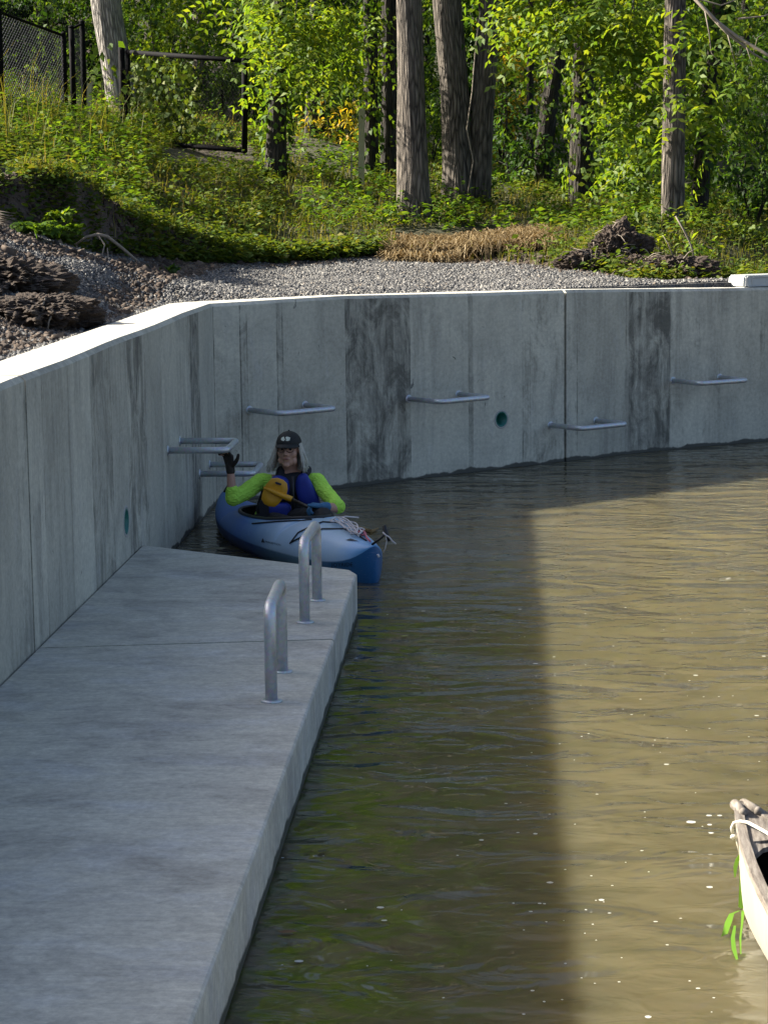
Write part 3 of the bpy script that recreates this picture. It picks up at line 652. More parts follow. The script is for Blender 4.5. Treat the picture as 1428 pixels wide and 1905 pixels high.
def bare(root, g):
    D = 26.5; mb = MB()
    def br(pp, r0, r1):
        pts = [at_y(x, y, D+dd) for x, y, dd in pp]; mb.tube(pts, list(np.linspace(r0, r1, len(pts))), 7)
    br([(1256, -70, 1.0), (1290, -4, 0), (1330, 38, 0), (1372, 70, 0), (1420, 98, -.2), (1470, 130, -.2)], 0.026, 0.017)
    br([(1330, 38, 0), (1352, 62, 0), (1400, 100, .1), (1450, 128, .2)], 0.022, 0.008)
    br([(1372, 35, 0.1), (1420, 30, .2), (1470, 10, .2)], 0.012, 0.006); br([(1310, 18, 0), (1318, 60, 0), (1322, 98, .1), (1340, 120, 0)], 0.010, 0.003)
    br([(1352, 62, 0), (1362, 100, 0), (1370, 135, .1)], 0.008, 0.003); br([(1400, 100, .1), (1408, 70, .1), (1422, 60, 0)], 0.008, 0.003)
    br([(1290, -4, 0), (1340, 10, 0.1), (1400, -12, .2)], 0.012, 0.004); br([(1385, 80, 0), (1398, 120, 0), (1392, 148, 0)], 0.007, 0.002)
    mb.build('bare_limb', MAT['dead_wood'], root)
    hang([(1180, 200, 29.2, 40, 60, 40), (1185, 290, 29.2, 45, 55, 40), (1210, 30, 28.8, 40, 40, 30), (1290, 130, 27, 60, 90, 40), (1395, 35, 27.5, 50, 60, 26), (1330, 210, 28, 50, 70, 30)], 'leaf_lime')(root, g)
tree(29, [(772, 418), (768, 300), (764, 150), (759, 0)], [58, 54, 50, 47], 'thick straight grey tree trunk at the front of the bank, alone and bare', 'bark', 'a', 6.0, flare=0.30, seed=1)
def stem2(root, g):
    pts = [at_y(889, 392, 31.1), at_y(889, 330, 31.1), at_y(893, 230, 31.1), at_y(903, 110, 31.1), at_y(912, 0, 31.1)]; pts[0].z = gz1(pts[0].x, pts[0].y)-0.2
    up = Vector((0.06, 0, 1)); pts += [pts[-1]+up*4, pts[-1]+up*8]; k = 31/F/2
    link('trunk', trunkmesh('trunk', pts, [46*k, 46*k, 45*k, 44*k, 43*k, 30*k, 12*k], seed=22, flare=0.15), root, MAT['bark'])
    mb = MB(); z = [(868, 372), (880, 300), (868, 240), (878, 170), (884, 90), (893, 20)]; mb.tube([at_y(x, y, 30.72) for x, y in z], 0.010, 5); mb.build('vine_stem', MAT['dead_wood'], root)
    n = 260; P = np.array([*at_y(876, 110, 31.2)]) + np.column_stack([g.normal(size=n)*0.10, g.normal(size=n)*0.12, g.uniform(-0.9, 0.9, n)])
    link('ivy', leafmesh('ivy', leafgeo(P, g.normal(size=(n, 3))+np.array([0, 0, -1]), g.normal(size=(n, 3)), g.uniform(.07, .13, n), g.uniform(.05, .1, n))), root, MAT['leaf_dark'])
tree(31, [(852, 382), (851, 310), (846, 190), (838, 80), (831, 0)], [62, 56, 54, 53, 52], 'grey tree with two trunks joined at the foot in a narrow V', 'bark', 'b', 6.5, flare=0.22, seed=2, extra=stem2)
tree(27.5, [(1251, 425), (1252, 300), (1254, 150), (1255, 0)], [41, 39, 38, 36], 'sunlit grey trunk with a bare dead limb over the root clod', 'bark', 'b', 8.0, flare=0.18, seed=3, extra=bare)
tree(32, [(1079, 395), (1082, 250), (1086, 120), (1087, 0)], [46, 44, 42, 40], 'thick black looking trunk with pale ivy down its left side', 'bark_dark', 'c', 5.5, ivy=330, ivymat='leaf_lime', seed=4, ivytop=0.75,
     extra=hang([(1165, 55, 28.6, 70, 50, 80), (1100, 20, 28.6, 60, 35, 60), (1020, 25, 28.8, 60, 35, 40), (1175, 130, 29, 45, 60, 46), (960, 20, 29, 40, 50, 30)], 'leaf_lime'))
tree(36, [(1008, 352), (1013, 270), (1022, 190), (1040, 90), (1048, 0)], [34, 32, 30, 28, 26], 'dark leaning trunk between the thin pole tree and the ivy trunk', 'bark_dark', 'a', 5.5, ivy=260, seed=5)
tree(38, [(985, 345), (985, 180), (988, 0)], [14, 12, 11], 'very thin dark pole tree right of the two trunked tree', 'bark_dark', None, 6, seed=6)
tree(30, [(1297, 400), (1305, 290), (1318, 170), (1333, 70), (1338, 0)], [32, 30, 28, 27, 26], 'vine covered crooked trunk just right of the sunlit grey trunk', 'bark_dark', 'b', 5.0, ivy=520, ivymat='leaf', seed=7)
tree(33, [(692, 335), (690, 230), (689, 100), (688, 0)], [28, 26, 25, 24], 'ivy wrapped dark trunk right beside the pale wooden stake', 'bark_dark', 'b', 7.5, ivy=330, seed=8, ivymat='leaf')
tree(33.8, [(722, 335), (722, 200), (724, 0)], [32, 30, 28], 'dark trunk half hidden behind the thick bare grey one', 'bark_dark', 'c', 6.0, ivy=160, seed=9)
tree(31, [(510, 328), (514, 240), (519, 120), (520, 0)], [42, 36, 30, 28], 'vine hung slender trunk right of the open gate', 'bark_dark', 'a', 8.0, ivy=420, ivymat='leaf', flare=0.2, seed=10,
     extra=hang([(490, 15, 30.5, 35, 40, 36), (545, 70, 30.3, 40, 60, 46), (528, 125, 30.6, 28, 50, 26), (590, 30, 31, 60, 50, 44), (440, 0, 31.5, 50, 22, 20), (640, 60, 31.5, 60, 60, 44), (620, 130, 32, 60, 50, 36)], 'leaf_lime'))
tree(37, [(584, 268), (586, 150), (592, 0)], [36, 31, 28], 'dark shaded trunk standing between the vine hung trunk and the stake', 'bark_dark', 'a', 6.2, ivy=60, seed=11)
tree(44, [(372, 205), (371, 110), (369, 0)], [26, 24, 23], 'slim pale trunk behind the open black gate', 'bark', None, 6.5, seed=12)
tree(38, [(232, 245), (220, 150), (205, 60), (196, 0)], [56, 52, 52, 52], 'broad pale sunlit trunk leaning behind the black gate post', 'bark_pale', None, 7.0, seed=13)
# trees of the wood behind
for i, (px, D, w, cr, cz, lb) in enumerate([(300, 52, 26, 'c', 5.6, 'wood tree far behind the open gate'), (640, 50, 22, 'b', 5.5, 'wood tree in the gap left of the two dark trunks'), (945, 48, 18, 'a', 5, 'wood tree in the gap right of the two trunked tree'),
                                            (1150, 46, 20, 'b', 4.6, 'wood tree right behind the black ivy trunk'), (1390, 44, 22, 'c', 4.4, 'wood tree at the far right behind the bare limb'), (90, 50, 26, 'a', 6.5, 'wood tree behind the chain link fence at left'), (480, 55, 20, 'a', 6.2, 'wood tree behind the vine hung trunk'), (800, 58, 20, 'c', 6, 'wood tree far behind the two trunked tree'), (1060, 56, 20, 'c', 6, 'wood tree far behind the leaning trunk'), (1290, 58, 20, 'b', 6, 'wood tree far behind the crooked vine trunk')]):
    p = at_y(px, 300, D); py = VY - (gz1(p.x, D)-H)*F/D
    tree(D, [(px, py), (px+random.uniform(-10, 10), py/2), (px+random.uniform(-15, 15), 0)], [w, w*0.9, w*0.8], lb, 'bark_dark', cr, cz, seed=30+i, height=18)
# ---------------------------------------------------------------- undergrowth, weeds, grass
def in_view(x, y, pad=0.02): t = x/y+0.0542; return np.abs(t) < 0.178+pad
def veg_points(n, y0, y1, smin=0.05, pow_=1.0):
    out = []; tot = 0
    while tot < n:
        y = y0+(y1-y0)*rng.uniform(size=40000)**pow_; x = (rng.uniform(-0.205, 0.205, 40000)-0.0542)*y
        ok = (lip_s(x, y) > smin) & behind(x, y) & (y > np.interp(x, FX, FY)+0.7); out.append(np.stack([x, y], -1)[ok]); tot += ok.sum()
    return np.concatenate(out)[:n]
def pix(P):
    c = (P-np.array([0, 0, H])) @ RB; return CX-F*c[:, 0]/c[:, 2], CY+F*c[:, 1]/c[:, 2]
def weeds(n, name, mat, label, L, hgt, k, y0, y1, keep=None, pw=1.4, band=None):
    P = veg_points(n, y0, y1, 0.12, pw) if band is None else veg_points(n*12, y0, y1, band[0], pw)
    if band is not None:
        P = P[(lip_s(P[:, 0], P[:, 1]) < band[1]) & ((P[:, 0] > -4.4) | (rng.uniform(size=len(P)) < .3)) & ~((P[:, 0] > -1.5) & (P[:, 0] < 0.6)) & ~((P[:, 0] > 0.6) & (rng.uniform(size=len(P)) < .75))][:n]
    z = gz(P[:, 0], P[:, 1]) 
    if keep is not None:
        X, Y = pix(np.column_stack([P, z])); m = keep(X, Y, P); P = P[m]; z = z[m]
    n = len(P); h = hgt*rng.lognormal(0, 0.35, n)
    a = rng.uniform(0, 6.28, (n, k)); s = np.linspace(0.25, 1.0, k)[None]*h[:, None]
    lean = rng.normal(size=(n, 1, 2))*0.35
    Pp = np.stack([P[:, 0, None]+lean[..., 0]*s+np.cos(a)*0.02, P[:, 1, None]+lean[..., 1]*s+np.sin(a)*0.02, z[:, None]+s], -1)
    A = np.stack([np.cos(a), np.sin(a), rng.uniform(-0.45, 0.5, (n, k))], -1); N = np.array([0, 0, 1.0])+rng.normal(size=(n, k, 3))*0.35
    ls = (L*rng.uniform(0.6, 1.3, (n, k))).ravel()
    Q = leafgeo(Pp.reshape(-1, 3), A.reshape(-1, 3), N.reshape(-1, 3), ls, ls*0.55)
    tag(link(name, leafmesh(name, Q), None, MAT[mat]), label, name.replace('_', ' ').split()[-1], None, 'stuff')
def blades(n, name, mat, label, hgt, w, y0, y1, keep=None, droop=0.6, pw=1.4, smin=0.05, pts=None):
    P = veg_points(n, y0, y1, smin, pw) if pts is None else pts; z = gz(P[:, 0], P[:, 1])
    if keep is not None:
        X, Y = pix(np.column_stack([P, z])); m = keep(X, Y, P); P = P[m]; z = z[m]
    n = len(P); h = hgt*rng.lognormal(0, 0.35, n); a = rng.uniform(0, 6.28, n); d = np.stack([np.cos(a), np.sin(a)], -1)
    b = np.stack([-np.sin(a), np.cos(a), np.zeros(n)], -1)*w/2*rng.uniform(0.6, 1.3, (n, 1)); o = np.column_stack([P, z-0.02]); ln = rng.uniform(0.15, 0.7, n)*droop
    m1 = o + np.column_stack([d*(ln*h*0.35)[:, None], h*0.62]); t = o + np.column_stack([d*(ln*h*1.2)[:, None], h*(1-0.35*ln)])
    V = np.stack([o-b, o+b, m1+b*0.8, m1-b*0.8, t+b*0.15, t-b*0.15], 1); f = np.array([[0, 1, 2, 3], [3, 2, 4, 5]])
    Fq = (f[None]+(np.arange(n)*6)[:, None, None]).reshape(-1, 4)
    tag(link(name, npmesh(name, V.reshape(-1, 3), Fq), None, MAT[mat]), label, 'grass', None, 'stuff')
def patch(x, y, sc_): return wob(x*sc_+9, y*sc_+2)
strawzone = lambda X, Y: (X > 735) & (X < 1010) & (Y > 425) & (Y < 475)
dirtzone = lambda X, Y: (X < 190) & (Y > 318+0.25*X)
weeds(9500, 'green_weeds', 'weed', 'low green broad leaved weeds covering the bank above the gravel', 0.085, 0.15, 7, 20.5, 36, lambda X, Y, P: ~((X > 300) & (X < 475) & (Y > 276) & (Y < 312)) & ~dirtzone(X, Y) & ~strawzone(X, Y) & ((X < 520) | (rng.uniform(size=len(X)) < 0.45)) & (patch(P[:, 0], P[:, 1], .9) > -0.35))
weeds(3600, 'dark_weeds', 'leaf', 'darker taller leafy weeds among the trunks on the bank', 0.10, 0.26, 8, 24, 44, lambda X, Y, P: ~dirtzone(X, Y) & (Y < 440) & ~((X > 280) & (X < 560) & (P[:, 1] < 33)) & (patch(P[:, 0], P[:, 1], .7) < 0.15))
blades(60000, 'bank_grass', 'grass', 'yellow green grass growing over the bank between the trees', 0.135, 0.010, 21, 42, lambda X, Y, P: ~((X > 300) & (X < 475) & (Y > 276) & (Y < 312)) & ~dirtzone(X, Y) & ~strawzone(X, Y) & (patch(P[:, 0]+4, P[:, 1], .8) > -0.35))
blades(1800, 'tall_grass', 'grass', 'tall drying grass on the slope below the chain link fence', 0.55, 0.012, 22, 34, lambda X, Y, P: (X < 260) & (Y < 315), 0.8)
# straw mat hanging over the lip of the bank
def straw():
    V = []; f = np.array([[0, 1, 2, 3], [3, 2, 4, 5]]); g = np.random.default_rng(77)
    for c in range(210):
        x = float(np.clip(g.normal(872, 80), 738, 1012)); D = 26.25+1.5*g.uniform()**1.2-abs(x-880)*0.0014; p = at_y(x, 470, D); n = 46
        a0 = g.uniform(0, 6.28); lay = g.uniform() < .82
        P0 = np.column_stack([p.x+g.normal(size=n)*0.09, D+g.normal(size=n)*0.07]); z = gz(P0[:, 0], P0[:, 1]); ed = TV(P0[:, 0], P0[:, 1])-0.04; z = np.where(lip_s(P0[:, 0], P0[:, 1]) > 0.05, np.maximum(z, ed), z) + g.uniform(0, 0.045, n) + 0.02*g.uniform()
        a = g.normal(a0, 0.55, n) if lay else g.normal(-PI/2, 0.5, n); L = g.uniform(0.12, 0.42, n)
        d = np.column_stack([np.cos(a), np.sin(a), np.zeros(n)]); w = np.column_stack([-np.sin(a), np.cos(a), np.zeros(n)])*0.0060; o = np.column_stack([P0, z]); k = np.array([0, 0, 1.0])
        r1 = (L*g.uniform(0.0, .28, n))[:, None]; r2 = (L*(g.uniform(-.25, .2, n) if lay else g.uniform(-.8, -.1, n)))[:, None]
        m1 = o+d*L[:, None]*0.5+k*r1; t = o+d*L[:, None]*(0.95 if lay else 0.62)+k*r2
        V.append(np.stack([o-w, o+w, m1+w, m1-w, t+w*0.3, t-w*0.3], 1))
    V = np.concatenate(V); n = len(V)
    tag(link('dry_straw', npmesh('dry_straw', V.reshape(-1, 3), (f[None]+(np.arange(n)*6)[:, None, None]).reshape(-1, 4)), None, MAT['straw']), 'mat of dead straw hanging over the edge of the bank onto the gravel', 'straw', None, 'stuff')
straw()
# undergrowth reading as one mass behind the trunks
def mass(name, mat, label, n, spec, L, asp=0.5):
    Q = []
    for k in range(n):
        D = rng.uniform(*spec['D']); px = rng.uniform(*spec['x']); p = at_y(px, 300, D); z = gz1(p.x, D)+rng.uniform(*spec['z']); s = rng.uniform(0.5, 1.0)
        Q.append(clump((p.x, D, z), (0.9*s, 0.7*s, 0.6*s), int(spec['n']*s), L, asp, 0.35, 0.35))
    tag(link(name, leafmesh(name, np.concatenate(Q)), None, MAT[mat]), label, 'undergrowth', None, 'stuff')
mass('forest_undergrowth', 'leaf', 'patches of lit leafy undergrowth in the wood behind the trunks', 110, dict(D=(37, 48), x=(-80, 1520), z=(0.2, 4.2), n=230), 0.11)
mass('shaded_undergrowth', 'leaf_dark', 'dark undergrowth filling the wood behind the trunks', 230, dict(D=(40, 52), x=(-80, 1520), z=(0.1, 4.0), n=230), 0.13)  # shade of the wood put into darker leaf colour, far foliage too
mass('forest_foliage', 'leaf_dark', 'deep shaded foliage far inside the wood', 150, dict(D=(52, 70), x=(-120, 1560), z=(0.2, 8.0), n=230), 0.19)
def shade_mass():  # unseen foliage added out of view to keep sun off the background
    Q = []; g = np.random.default_rng(31)
    for k in range(105):
        Y = g.uniform(43, 74); X = -0.31*Y-g.uniform(0.5, 16); z = gz1(X, Y)+g.uniform(2.0, 15.0); Q.append(clump((X, Y, z), (1.9, 1.9, 1.3), 210, 0.36, 0.6, 0.35, 0.25, g))
    tag(link('shade_foliage', leafmesh('shade_foliage', np.concatenate(Q)), None, MAT['leaf_dark']), 'unseen tall foliage added past the left edge to shade the trees behind', 'wood', None, 'stuff')
shade_mass()
BUSH = [(60, 40, 41, 150, 90, 'gap_shade', 3600, 'leaves coloured nearly black as shade behind the chain link fence'), (1400, 330, 31, 90, 90, 'leaf_dark', 1500, 'dark green bush beyond the crooked vine trunk at the right edge'), (1380, 460, 27.5, 80, 45, 'weed', 900, 'pale leafed low bush behind the plastic bin on the wall'), (1170, 300, 34, 60, 80, 'leaf', 1300, 'leafy bush between the black ivy trunk and the sunlit grey trunk'),
        (950, 290, 36, 50, 80, 'leaf_dark', 1000, 'dark bush right behind the two trunked tree'), (800, 250, 38, 50, 110, 'leaf', 1200, 'tall bush seen between the thick bare trunk and the two trunked tree'), (620, 150, 38, 80, 70, 'leaf', 1500, 'leafy bush hanging over the stake and the shaded trunk'),
        (460, 120, 40, 70, 80, 'leaf', 1400, 'sunlit bush behind the right end of the open gate'), (300, 60, 40, 80, 70, 'leaf_lime', 1600, 'bright bush rising over the top bar of the open gate'), (1290, 470, 26.2, 60, 50, 'leaf_lime', 700, 'bright green weeds bush beside the root clod'), (1200, 410, 26.8, 50, 40, 'weed', 500, 'small bush at the foot of the sunlit grey trunk'),
        (640, 230, 37, 60, 60, 'leaf_yellow', 700, 'yellowing bush left of the pale stake'), (930, 140, 40, 50, 110, 'leaf_yellow', 900, 'yellow leafed bush right of the two trunked tree'), (1385, 200, 34, 70, 90, 'leaf', 1300, 'mid green bush behind the bare dead limb'), (1440, 120, 37, 80, 90, 'leaf_dark', 1400, 'dark bush high at the right edge under the bare limb')]
for i, (px, py, D, hw, hh, mt, n, lb) in enumerate(BUSH):
    c = at_y(px, py, D); s = D/F; g = np.random.default_rng(200+i); b = Vector((c.x, D, gz1(c.x, D)))
    root = empty('bush', tuple(b), lb, 'bush', 'bushes among the trees'); Q = []
    for k in range(6):
        cc = np.array([*c])+np.array([g.normal()*hw*s*0.5, g.normal()*0.4, g.normal()*hh*s*0.5]); Q.append(clump(cc, (hw*s*0.6, 0.5, hh*s*0.5), n//6, 0.105, 0.5, 0.4, 0.35, g))
    link('foliage', leafmesh('foliage', np.concatenate(Q)), root, MAT[mt])
    for k in range(5):
        e = c + Vector((g.normal()*hw*s*0.5, g.normal()*0.3, hh*s*g.uniform(-0.3, 0.6))); mb = MB(); mb.tube([b-Vector((0, 0, .1)), b.lerp(e, 0.5)+Vector((g.normal()*.08, 0, .05)), e], [0.018, 0.012, 0.005], 6); mb.build('stem', MAT['bark_dark'], root)
# ---------------------------------------------------------------- fences and gate
MAT['wire'] = plain('coated_wire', (0.035, 0.037, 0.042), 0.4, 0.3, 30)
def meshpanel(mb, a, b, a2, b2, sp=0.075, r=0.0035):
    """chain link between lower corners a,b and upper corners a2,b2"""
    a, b, a2, b2 = map(Vector, (a, b, a2, b2)); W = (b-a).length; Hh = (a2-a).length
    def P(u, v): return (a.lerp(b, u/W)).lerp(a2.lerp(b2, u/W), v/Hh)
    k = -Hh
    while k < W:
        for sg in (1, -1):
            u0, v0, u1, v1 = k, 0.0, k+Hh, Hh
            if u0 < 0: v0 = -u0; u0 = 0
            if u1 > W: v1 = Hh-(u1-W); u1 = W
            if v1 - v0 > 0.02:
                p, q = (P(u0, v0), P(u1, v1)) if sg > 0 else (P(W-u0, v0), P(W-u1, v1))
                mb.tube([p, p.lerp(q, .5), q], r, 4, False, False)
        k += sp
def post(mb, foot, top, r=0.035):
    f, t = Vector(foot), Vector(top); mb.tube([f, t], r, 12); mb.tube([t, t+Vector((0, 0, r*0.4)), t+Vector((0, 0, r*0.9))], [r*1.15, r*1.0, r*0.3], 12)
def drop(p, dz=0.15): return Vector((p.x, p.y, gz1(p.x, p.y)-dz))
def fence(label, tops, name='chain_link_fence', sp=0.075, r=0.003, pr=0.03):
    tp = [at_y(*t) for t in tops]; root = empty(name, tuple(drop(tp[len(tp)//2], 0)), label, 'fence')
    mb = MB()
    for a, b in zip(tp, tp[1:]): meshpanel(mb, drop(a, 0), drop(b, 0), a, b, sp, r)
    mb.build('wire_mesh', MAT['wire'], root); mb = MB(); mb.tube(tp, 0.021, 10); mb.build('top_rail', MAT['black_metal'], root)
    for t in tp: mb = MB(); post(mb, drop(t), t+Vector((0, 0, 0.02)), pr); mb.build('post', MAT['black_metal'], root)
    return root
fence('black chain link fence climbing out of the photo at top left', [(-150, -40, 29), (-2, 22, 31), (118, 66, 33)], r=0.0058, pr=0.04)
fence('narrow black chain link panel between two close posts beside the pale trunk', [(133, 54, 33.1), (153, 44, 33.6)], 'fence_panel', 0.07, 0.004, 0.042)
fence('black mesh fence far behind, seen past the right end of the gate', [(300, 128, 43), (364, 140, 42), (413, 152, 41.5), (462, 158, 41), (545, 170, 41)], sp=0.065, r=0.004)
gp = at_y(226, 86, 33.6); groot = empty('gate_post', tuple(drop(gp, 0)), 'stout black post that carries the open gate', 'gate post')
mb = MB(); post(mb, drop(gp), gp, 0.05); mb.build('post', MAT['black_metal'], groot)
g0, g1, g2, g3 = at_y(238, 262, 33.5), at_y(455, 280, 31.4), at_y(455, 113, 31.4), at_y(238, 97, 33.5)
root = empty('gate', tuple(g0), 'open black chain link gate standing out over the weeds with vines on it', 'gate')
mb = MB(); mb.tube([g3, g2], 0.036, 12); mb.tube([g2, g1], 0.042, 12); mb.tube([g1, g0], 0.036, 12); mb.tube([g0, g3], 0.036, 12)
for c in (g0, g1, g2, g3): mb.ball(c, 0.045)
mb.build('frame', MAT['black_metal'], root)
mb = MB(); meshpanel(mb, g0, g1, g3, g2, 0.08, 0.003); mb.build('wire_mesh', MAT['black_metal'], root)
for v in (0.15, 0.8):
    q = g0.lerp(g3, v); mb = MB(); mb.tube([q, q+Vector((-0.11, 0.03, 0))], 0.018, 8); mb.build('hinge', MAT['black_metal'], root)
n = 1500; u = rng.beta(1.3, 1.9, n); v = rng.uniform(-0.1, 1.0, n); keep = ((u < 0.62) | (v < 0.30)) & ~((u > 0.42) & (v < 0.16)) & ~((v > 0.9) & (rng.uniform(size=n) < 0.7)); u = u[keep]; v = v[keep]; n = len(u)
A0, A1, A2, A3 = [np.array([*q]) for q in (g0, g1, g2, g3)]
P = (A0*(1-u)[:, None]+A1*u[:, None])*(1-v)[:, None] + (A3*(1-u)[:, None]+A2*u[:, None])*v[:, None] + rng.normal(size=(n, 3))*np.array([.03, .10, .03])
ls = rng.uniform(0.06, 0.12, n)
vo = link('climbing_vine', leafmesh('climbing_vine', leafgeo(P, rng.normal(size=(n, 3))*0.6+np.array([0, -.2, -1]), rng.normal(size=(n, 3))*0.5+np.array([-.3, -1, .3]), ls, ls*0.8)), None, MAT['weed'])
tag(vo, 'leafy vine grown over the left half of the open gate', 'vine')
def bigleaf(label, pts, D, L):
    g = np.random.default_rng(len(label)); P = np.array([[*at_y(x, y, D)] for x, y in pts]); n = len(P)
    mb = MB(); o = link('broad_leaf_vine', leafmesh('broad_leaf_vine', leafgeo(P, g.normal(size=(n, 3))*0.5+np.array([0.1, -.1, -1]), g.normal(size=(n, 3))*0.3+np.array([-.5, -.8, .3]), np.full(n, L)*g.uniform(.7, 1.2, n), np.full(n, L*.7))), None, MAT['leaf_lime']); tag(o, label, 'vine')
bigleaf('big pale leaved vine hanging at the black gate post before the pale trunk', [(182, 85), (190, 95), (178, 125), (172, 140), (205, 110), (212, 120), (206, 150), (230, 160), (205, 80), (214, 132), (186, 150), (174, 100), (198, 140), (220, 76), (192, 120), (226, 172)], 33.3, 0.16)
# ---------------------------------------------------------------- stakes
def stake(px, y0, y1, D, w, label):
    p = at_y(px, y1, D); t = at_y(px+2, y0, D); f = drop(p, 0.1); mb = MB(); a = w/2; d = (t-f)
    mb.box((-a, -a*0.6, 0), (a, a*0.6, d.length-0.03)); mb.box((-a*0.9, -a*0.5, d.length-0.03), (a*0.9, a*0.5, d.length)); R = Vector((0, 0, 1)).rotation_difference(d).to_matrix()
    mb.v = [tuple(R @ Vector(v)+f) for v in mb.v]; tag(mb.build('wooden_stake', MAT['stake'], None), label, 'stake')
stake(671, 202, 332, 31.5, 0.085, 'tall pale wooden stake beside the ivy wrapped trunk'); stake(652, 288, 320, 32, 0.03, 'short thin stake leaning left of the tall pale stake'); stake(165, 155, 225, 32.6, 0.07, 'greenish short wooden post beside the narrow fence panel')
# ---------------------------------------------------------------- soil heaps
def heap(name, c, r, label, cat, seed, amp=0.35, roots=0, straw_=0, sub=6):
    bm = bmesh.new(); bmesh.ops.create_icosphere(bm, subdivisions=sub, radius=1)
    for v in bm.verts:
        p = v.co.copy(); q = Vector((p.x*r[0], p.y*r[1], p.z*r[2]))*4.2+Vector((seed*3.1, seed, 0)); d = mnoise.fractal(q, 0.7, 2.1, 7)*amp*0.75 + mnoise.noise(q*3.5)*amp*0.3 + mnoise.noise(q*9)*amp*0.22 + mnoise.noise(q*21)*amp*0.14 + mnoise.noise(q*43)*amp*0.05
        v.co = Vector((p.x*r[0], p.y*r[1], p.z*r[2]))*(1+d)+Vector(c)
    me = bpy.data.meshes.new(name); bm.to_mesh(me); bm.free(); root = empty(name, tuple(c), label, cat); link('soil', me, root, MAT['soil'])
    g = np.random.default_rng(seed)
    if roots:
        mb = MB()
        for k in range(roots):
            d = unit(g.normal(size=3)+np.array([0, -0.8, 0.1])); p = Vector(c)+Vector(d*np.array(r)*g.uniform(.85, 1.0)); e = Vector(unit(g.normal(size=3)+np.array([0, -.6, -.4])))*g.uniform(.10, .32)
            mb.tube([p, p+e*0.5+Vector((0, 0, .03)), p+e], [0.008, 0.006, 0.003], 5)
        mb.build('root_hairs', MAT['dead_wood'], root)['kind'] = 'stuff'
    return root
def ground_at(px, py, D, dz=0.0): p = at_y(px, py, D); return (p.x, p.y, p.z+dz)
heap('dirt_pile', ground_at(75, 585, 15.7), (0.42, 0.75, 0.15), 'heap of brown dirt on the gravel beside the wall top at left', 'dirt pile', 3, roots=6)
heap('dirt_pile', ground_at(-5, 535, 16.9), (0.50, 1.1, 0.22), 'larger brown dirt heap at the left edge of the photo', 'dirt pile', 8, roots=5)
heap('root_clod', ground_at(1150, 466, 25.4), (0.34, 0.32, 0.29), 'dark clod of soil and torn roots standing on the bank edge', 'soil clod', 5, 0.5, 40)
heap('root_clod', ground_at(1085, 492, 25.0), (0.30, 0.30, 0.16), 'low dark soil lump left of the big root clod', 'soil clod', 15, 0.5, 22)
heap('root_clod', ground_at(1245, 505, 24.4), (0.44, 0.34, 0.17), 'long dark soil ridge sloping right from the big root clod', 'soil clod', 11, 0.5, 34)
heap('root_clod', ground_at(1190, 500, 24.6), (0.26, 0.26, 0.15), 'small dark soil lump below the big root clod', 'soil clod', 21, 0.5, 14)
def crumbs(n):
    P = []
    while sum(map(len, P)) < n:
        x = rng.uniform(-6.5, 5.5, 60000); y = rng.uniform(12, 28, 60000); s = lip_s(x, y); yw = np.interp(x, FX, FY)
        left = (x < -3.0) & (s < 0.6) & (wob(x*1.5+3, y*1.2) > -0.25); lipz = (s > -0.75) & (s < 0.45) & (rng.uniform(size=len(x)) < np.clip(0.9-np.abs(s), .1, 1))
        ok = (left | lipz) & ((x < XW-TW-0.1) | (y > yw+0.9)) & (rng.uniform(size=len(x)) < np.where(x < -1.8, 1, .35)) & (np.abs(x/y+0.055) < 0.2); P.append(np.stack([x, y], -1)[ok])
    P = np.concatenate(P)[:n]; C = np.column_stack([P, gz(P[:, 0], P[:, 1])+0.005]); o = np.array([[1,0,0],[-1,0,0],[0,1,0],[0,-1,0],[0,0,1],[0,0,-1]], float)
    Q, _ = np.linalg.qr(rng.normal(size=(n, 3, 3))); s = 0.013*rng.lognormal(0, 0.55, (n, 1, 1))*rng.uniform(0.6, 1.2, (n, 6, 1)); V = (o[None]*s) @ Q + C[:, None]
    f = np.array([[0,2,4],[2,1,4],[1,3,4],[3,0,4],[2,0,5],[1,2,5],[3,1,5],[0,3,5]])
    tag(link('soil_crumbs', npmesh('soil_crumbs', V.reshape(-1, 3), (f[None]+(np.arange(n)*6)[:, None, None]).reshape(-1, 3)), None, MAT['crumb']), 'brown crumbs of soil strewn along the cut bank and its foot', 'soil', None, 'stuff')
MAT['crumb'] = (lambda t: t.fin(t.ramp(t.new('ShaderNodeNewGeometry').outputs['Random Per Island'], [(0, (.02, .013, .009)), (.6, (.06, .041, .029)), (1, (.12, .09, .066))]), .95))(NT('soil_crumb'))
crumbs(34000)
weeds(2600, 'hanging_weeds', 'weed', 'weeds spilling over the cut edge of the bank', 0.085, 0.13, 7, 20, 29, None, 1.0, (-0.15, 0.35))
# dead stalk bent over the gravel
mb = MB(); mb.tube([at_y(x, y, d) for x, y, d in [(140, 456, 20.6), (160, 441, 20.6), (182, 436, 20.6), (200, 440, 20.6), (228, 462, 20.7), (258, 488, 20.8), (286, 513, 20.9)]], [0.010, 0.013, 0.015, 0.016, 0.015, 0.013, 0.011], 8)
mb.tube([at_y(x, y, d) for x, y, d in [(182, 437, 20.6), (195, 455, 20.5), (190, 475, 20.4), (206, 492, 20.4)]], [0.009, 0.007, 0.006, 0.004], 6); mb.tube([at_y(x, y, d) for x, y, d in [(200, 462, 20.5), (202, 480, 20.4), (212, 492, 20.4)]], [0.006, 0.005, 0.003], 6); mb.tube([at_y(x, y, d) for x, y, d in [(142, 456, 20.6), (150, 472, 20.5)]], [0.006, 0.004], 6)
tag(mb.build('dead_stalk', MAT['dead_wood']), 'bent dry pale stalk lying on the gravel at left', 'dead branch')
mb = MB()
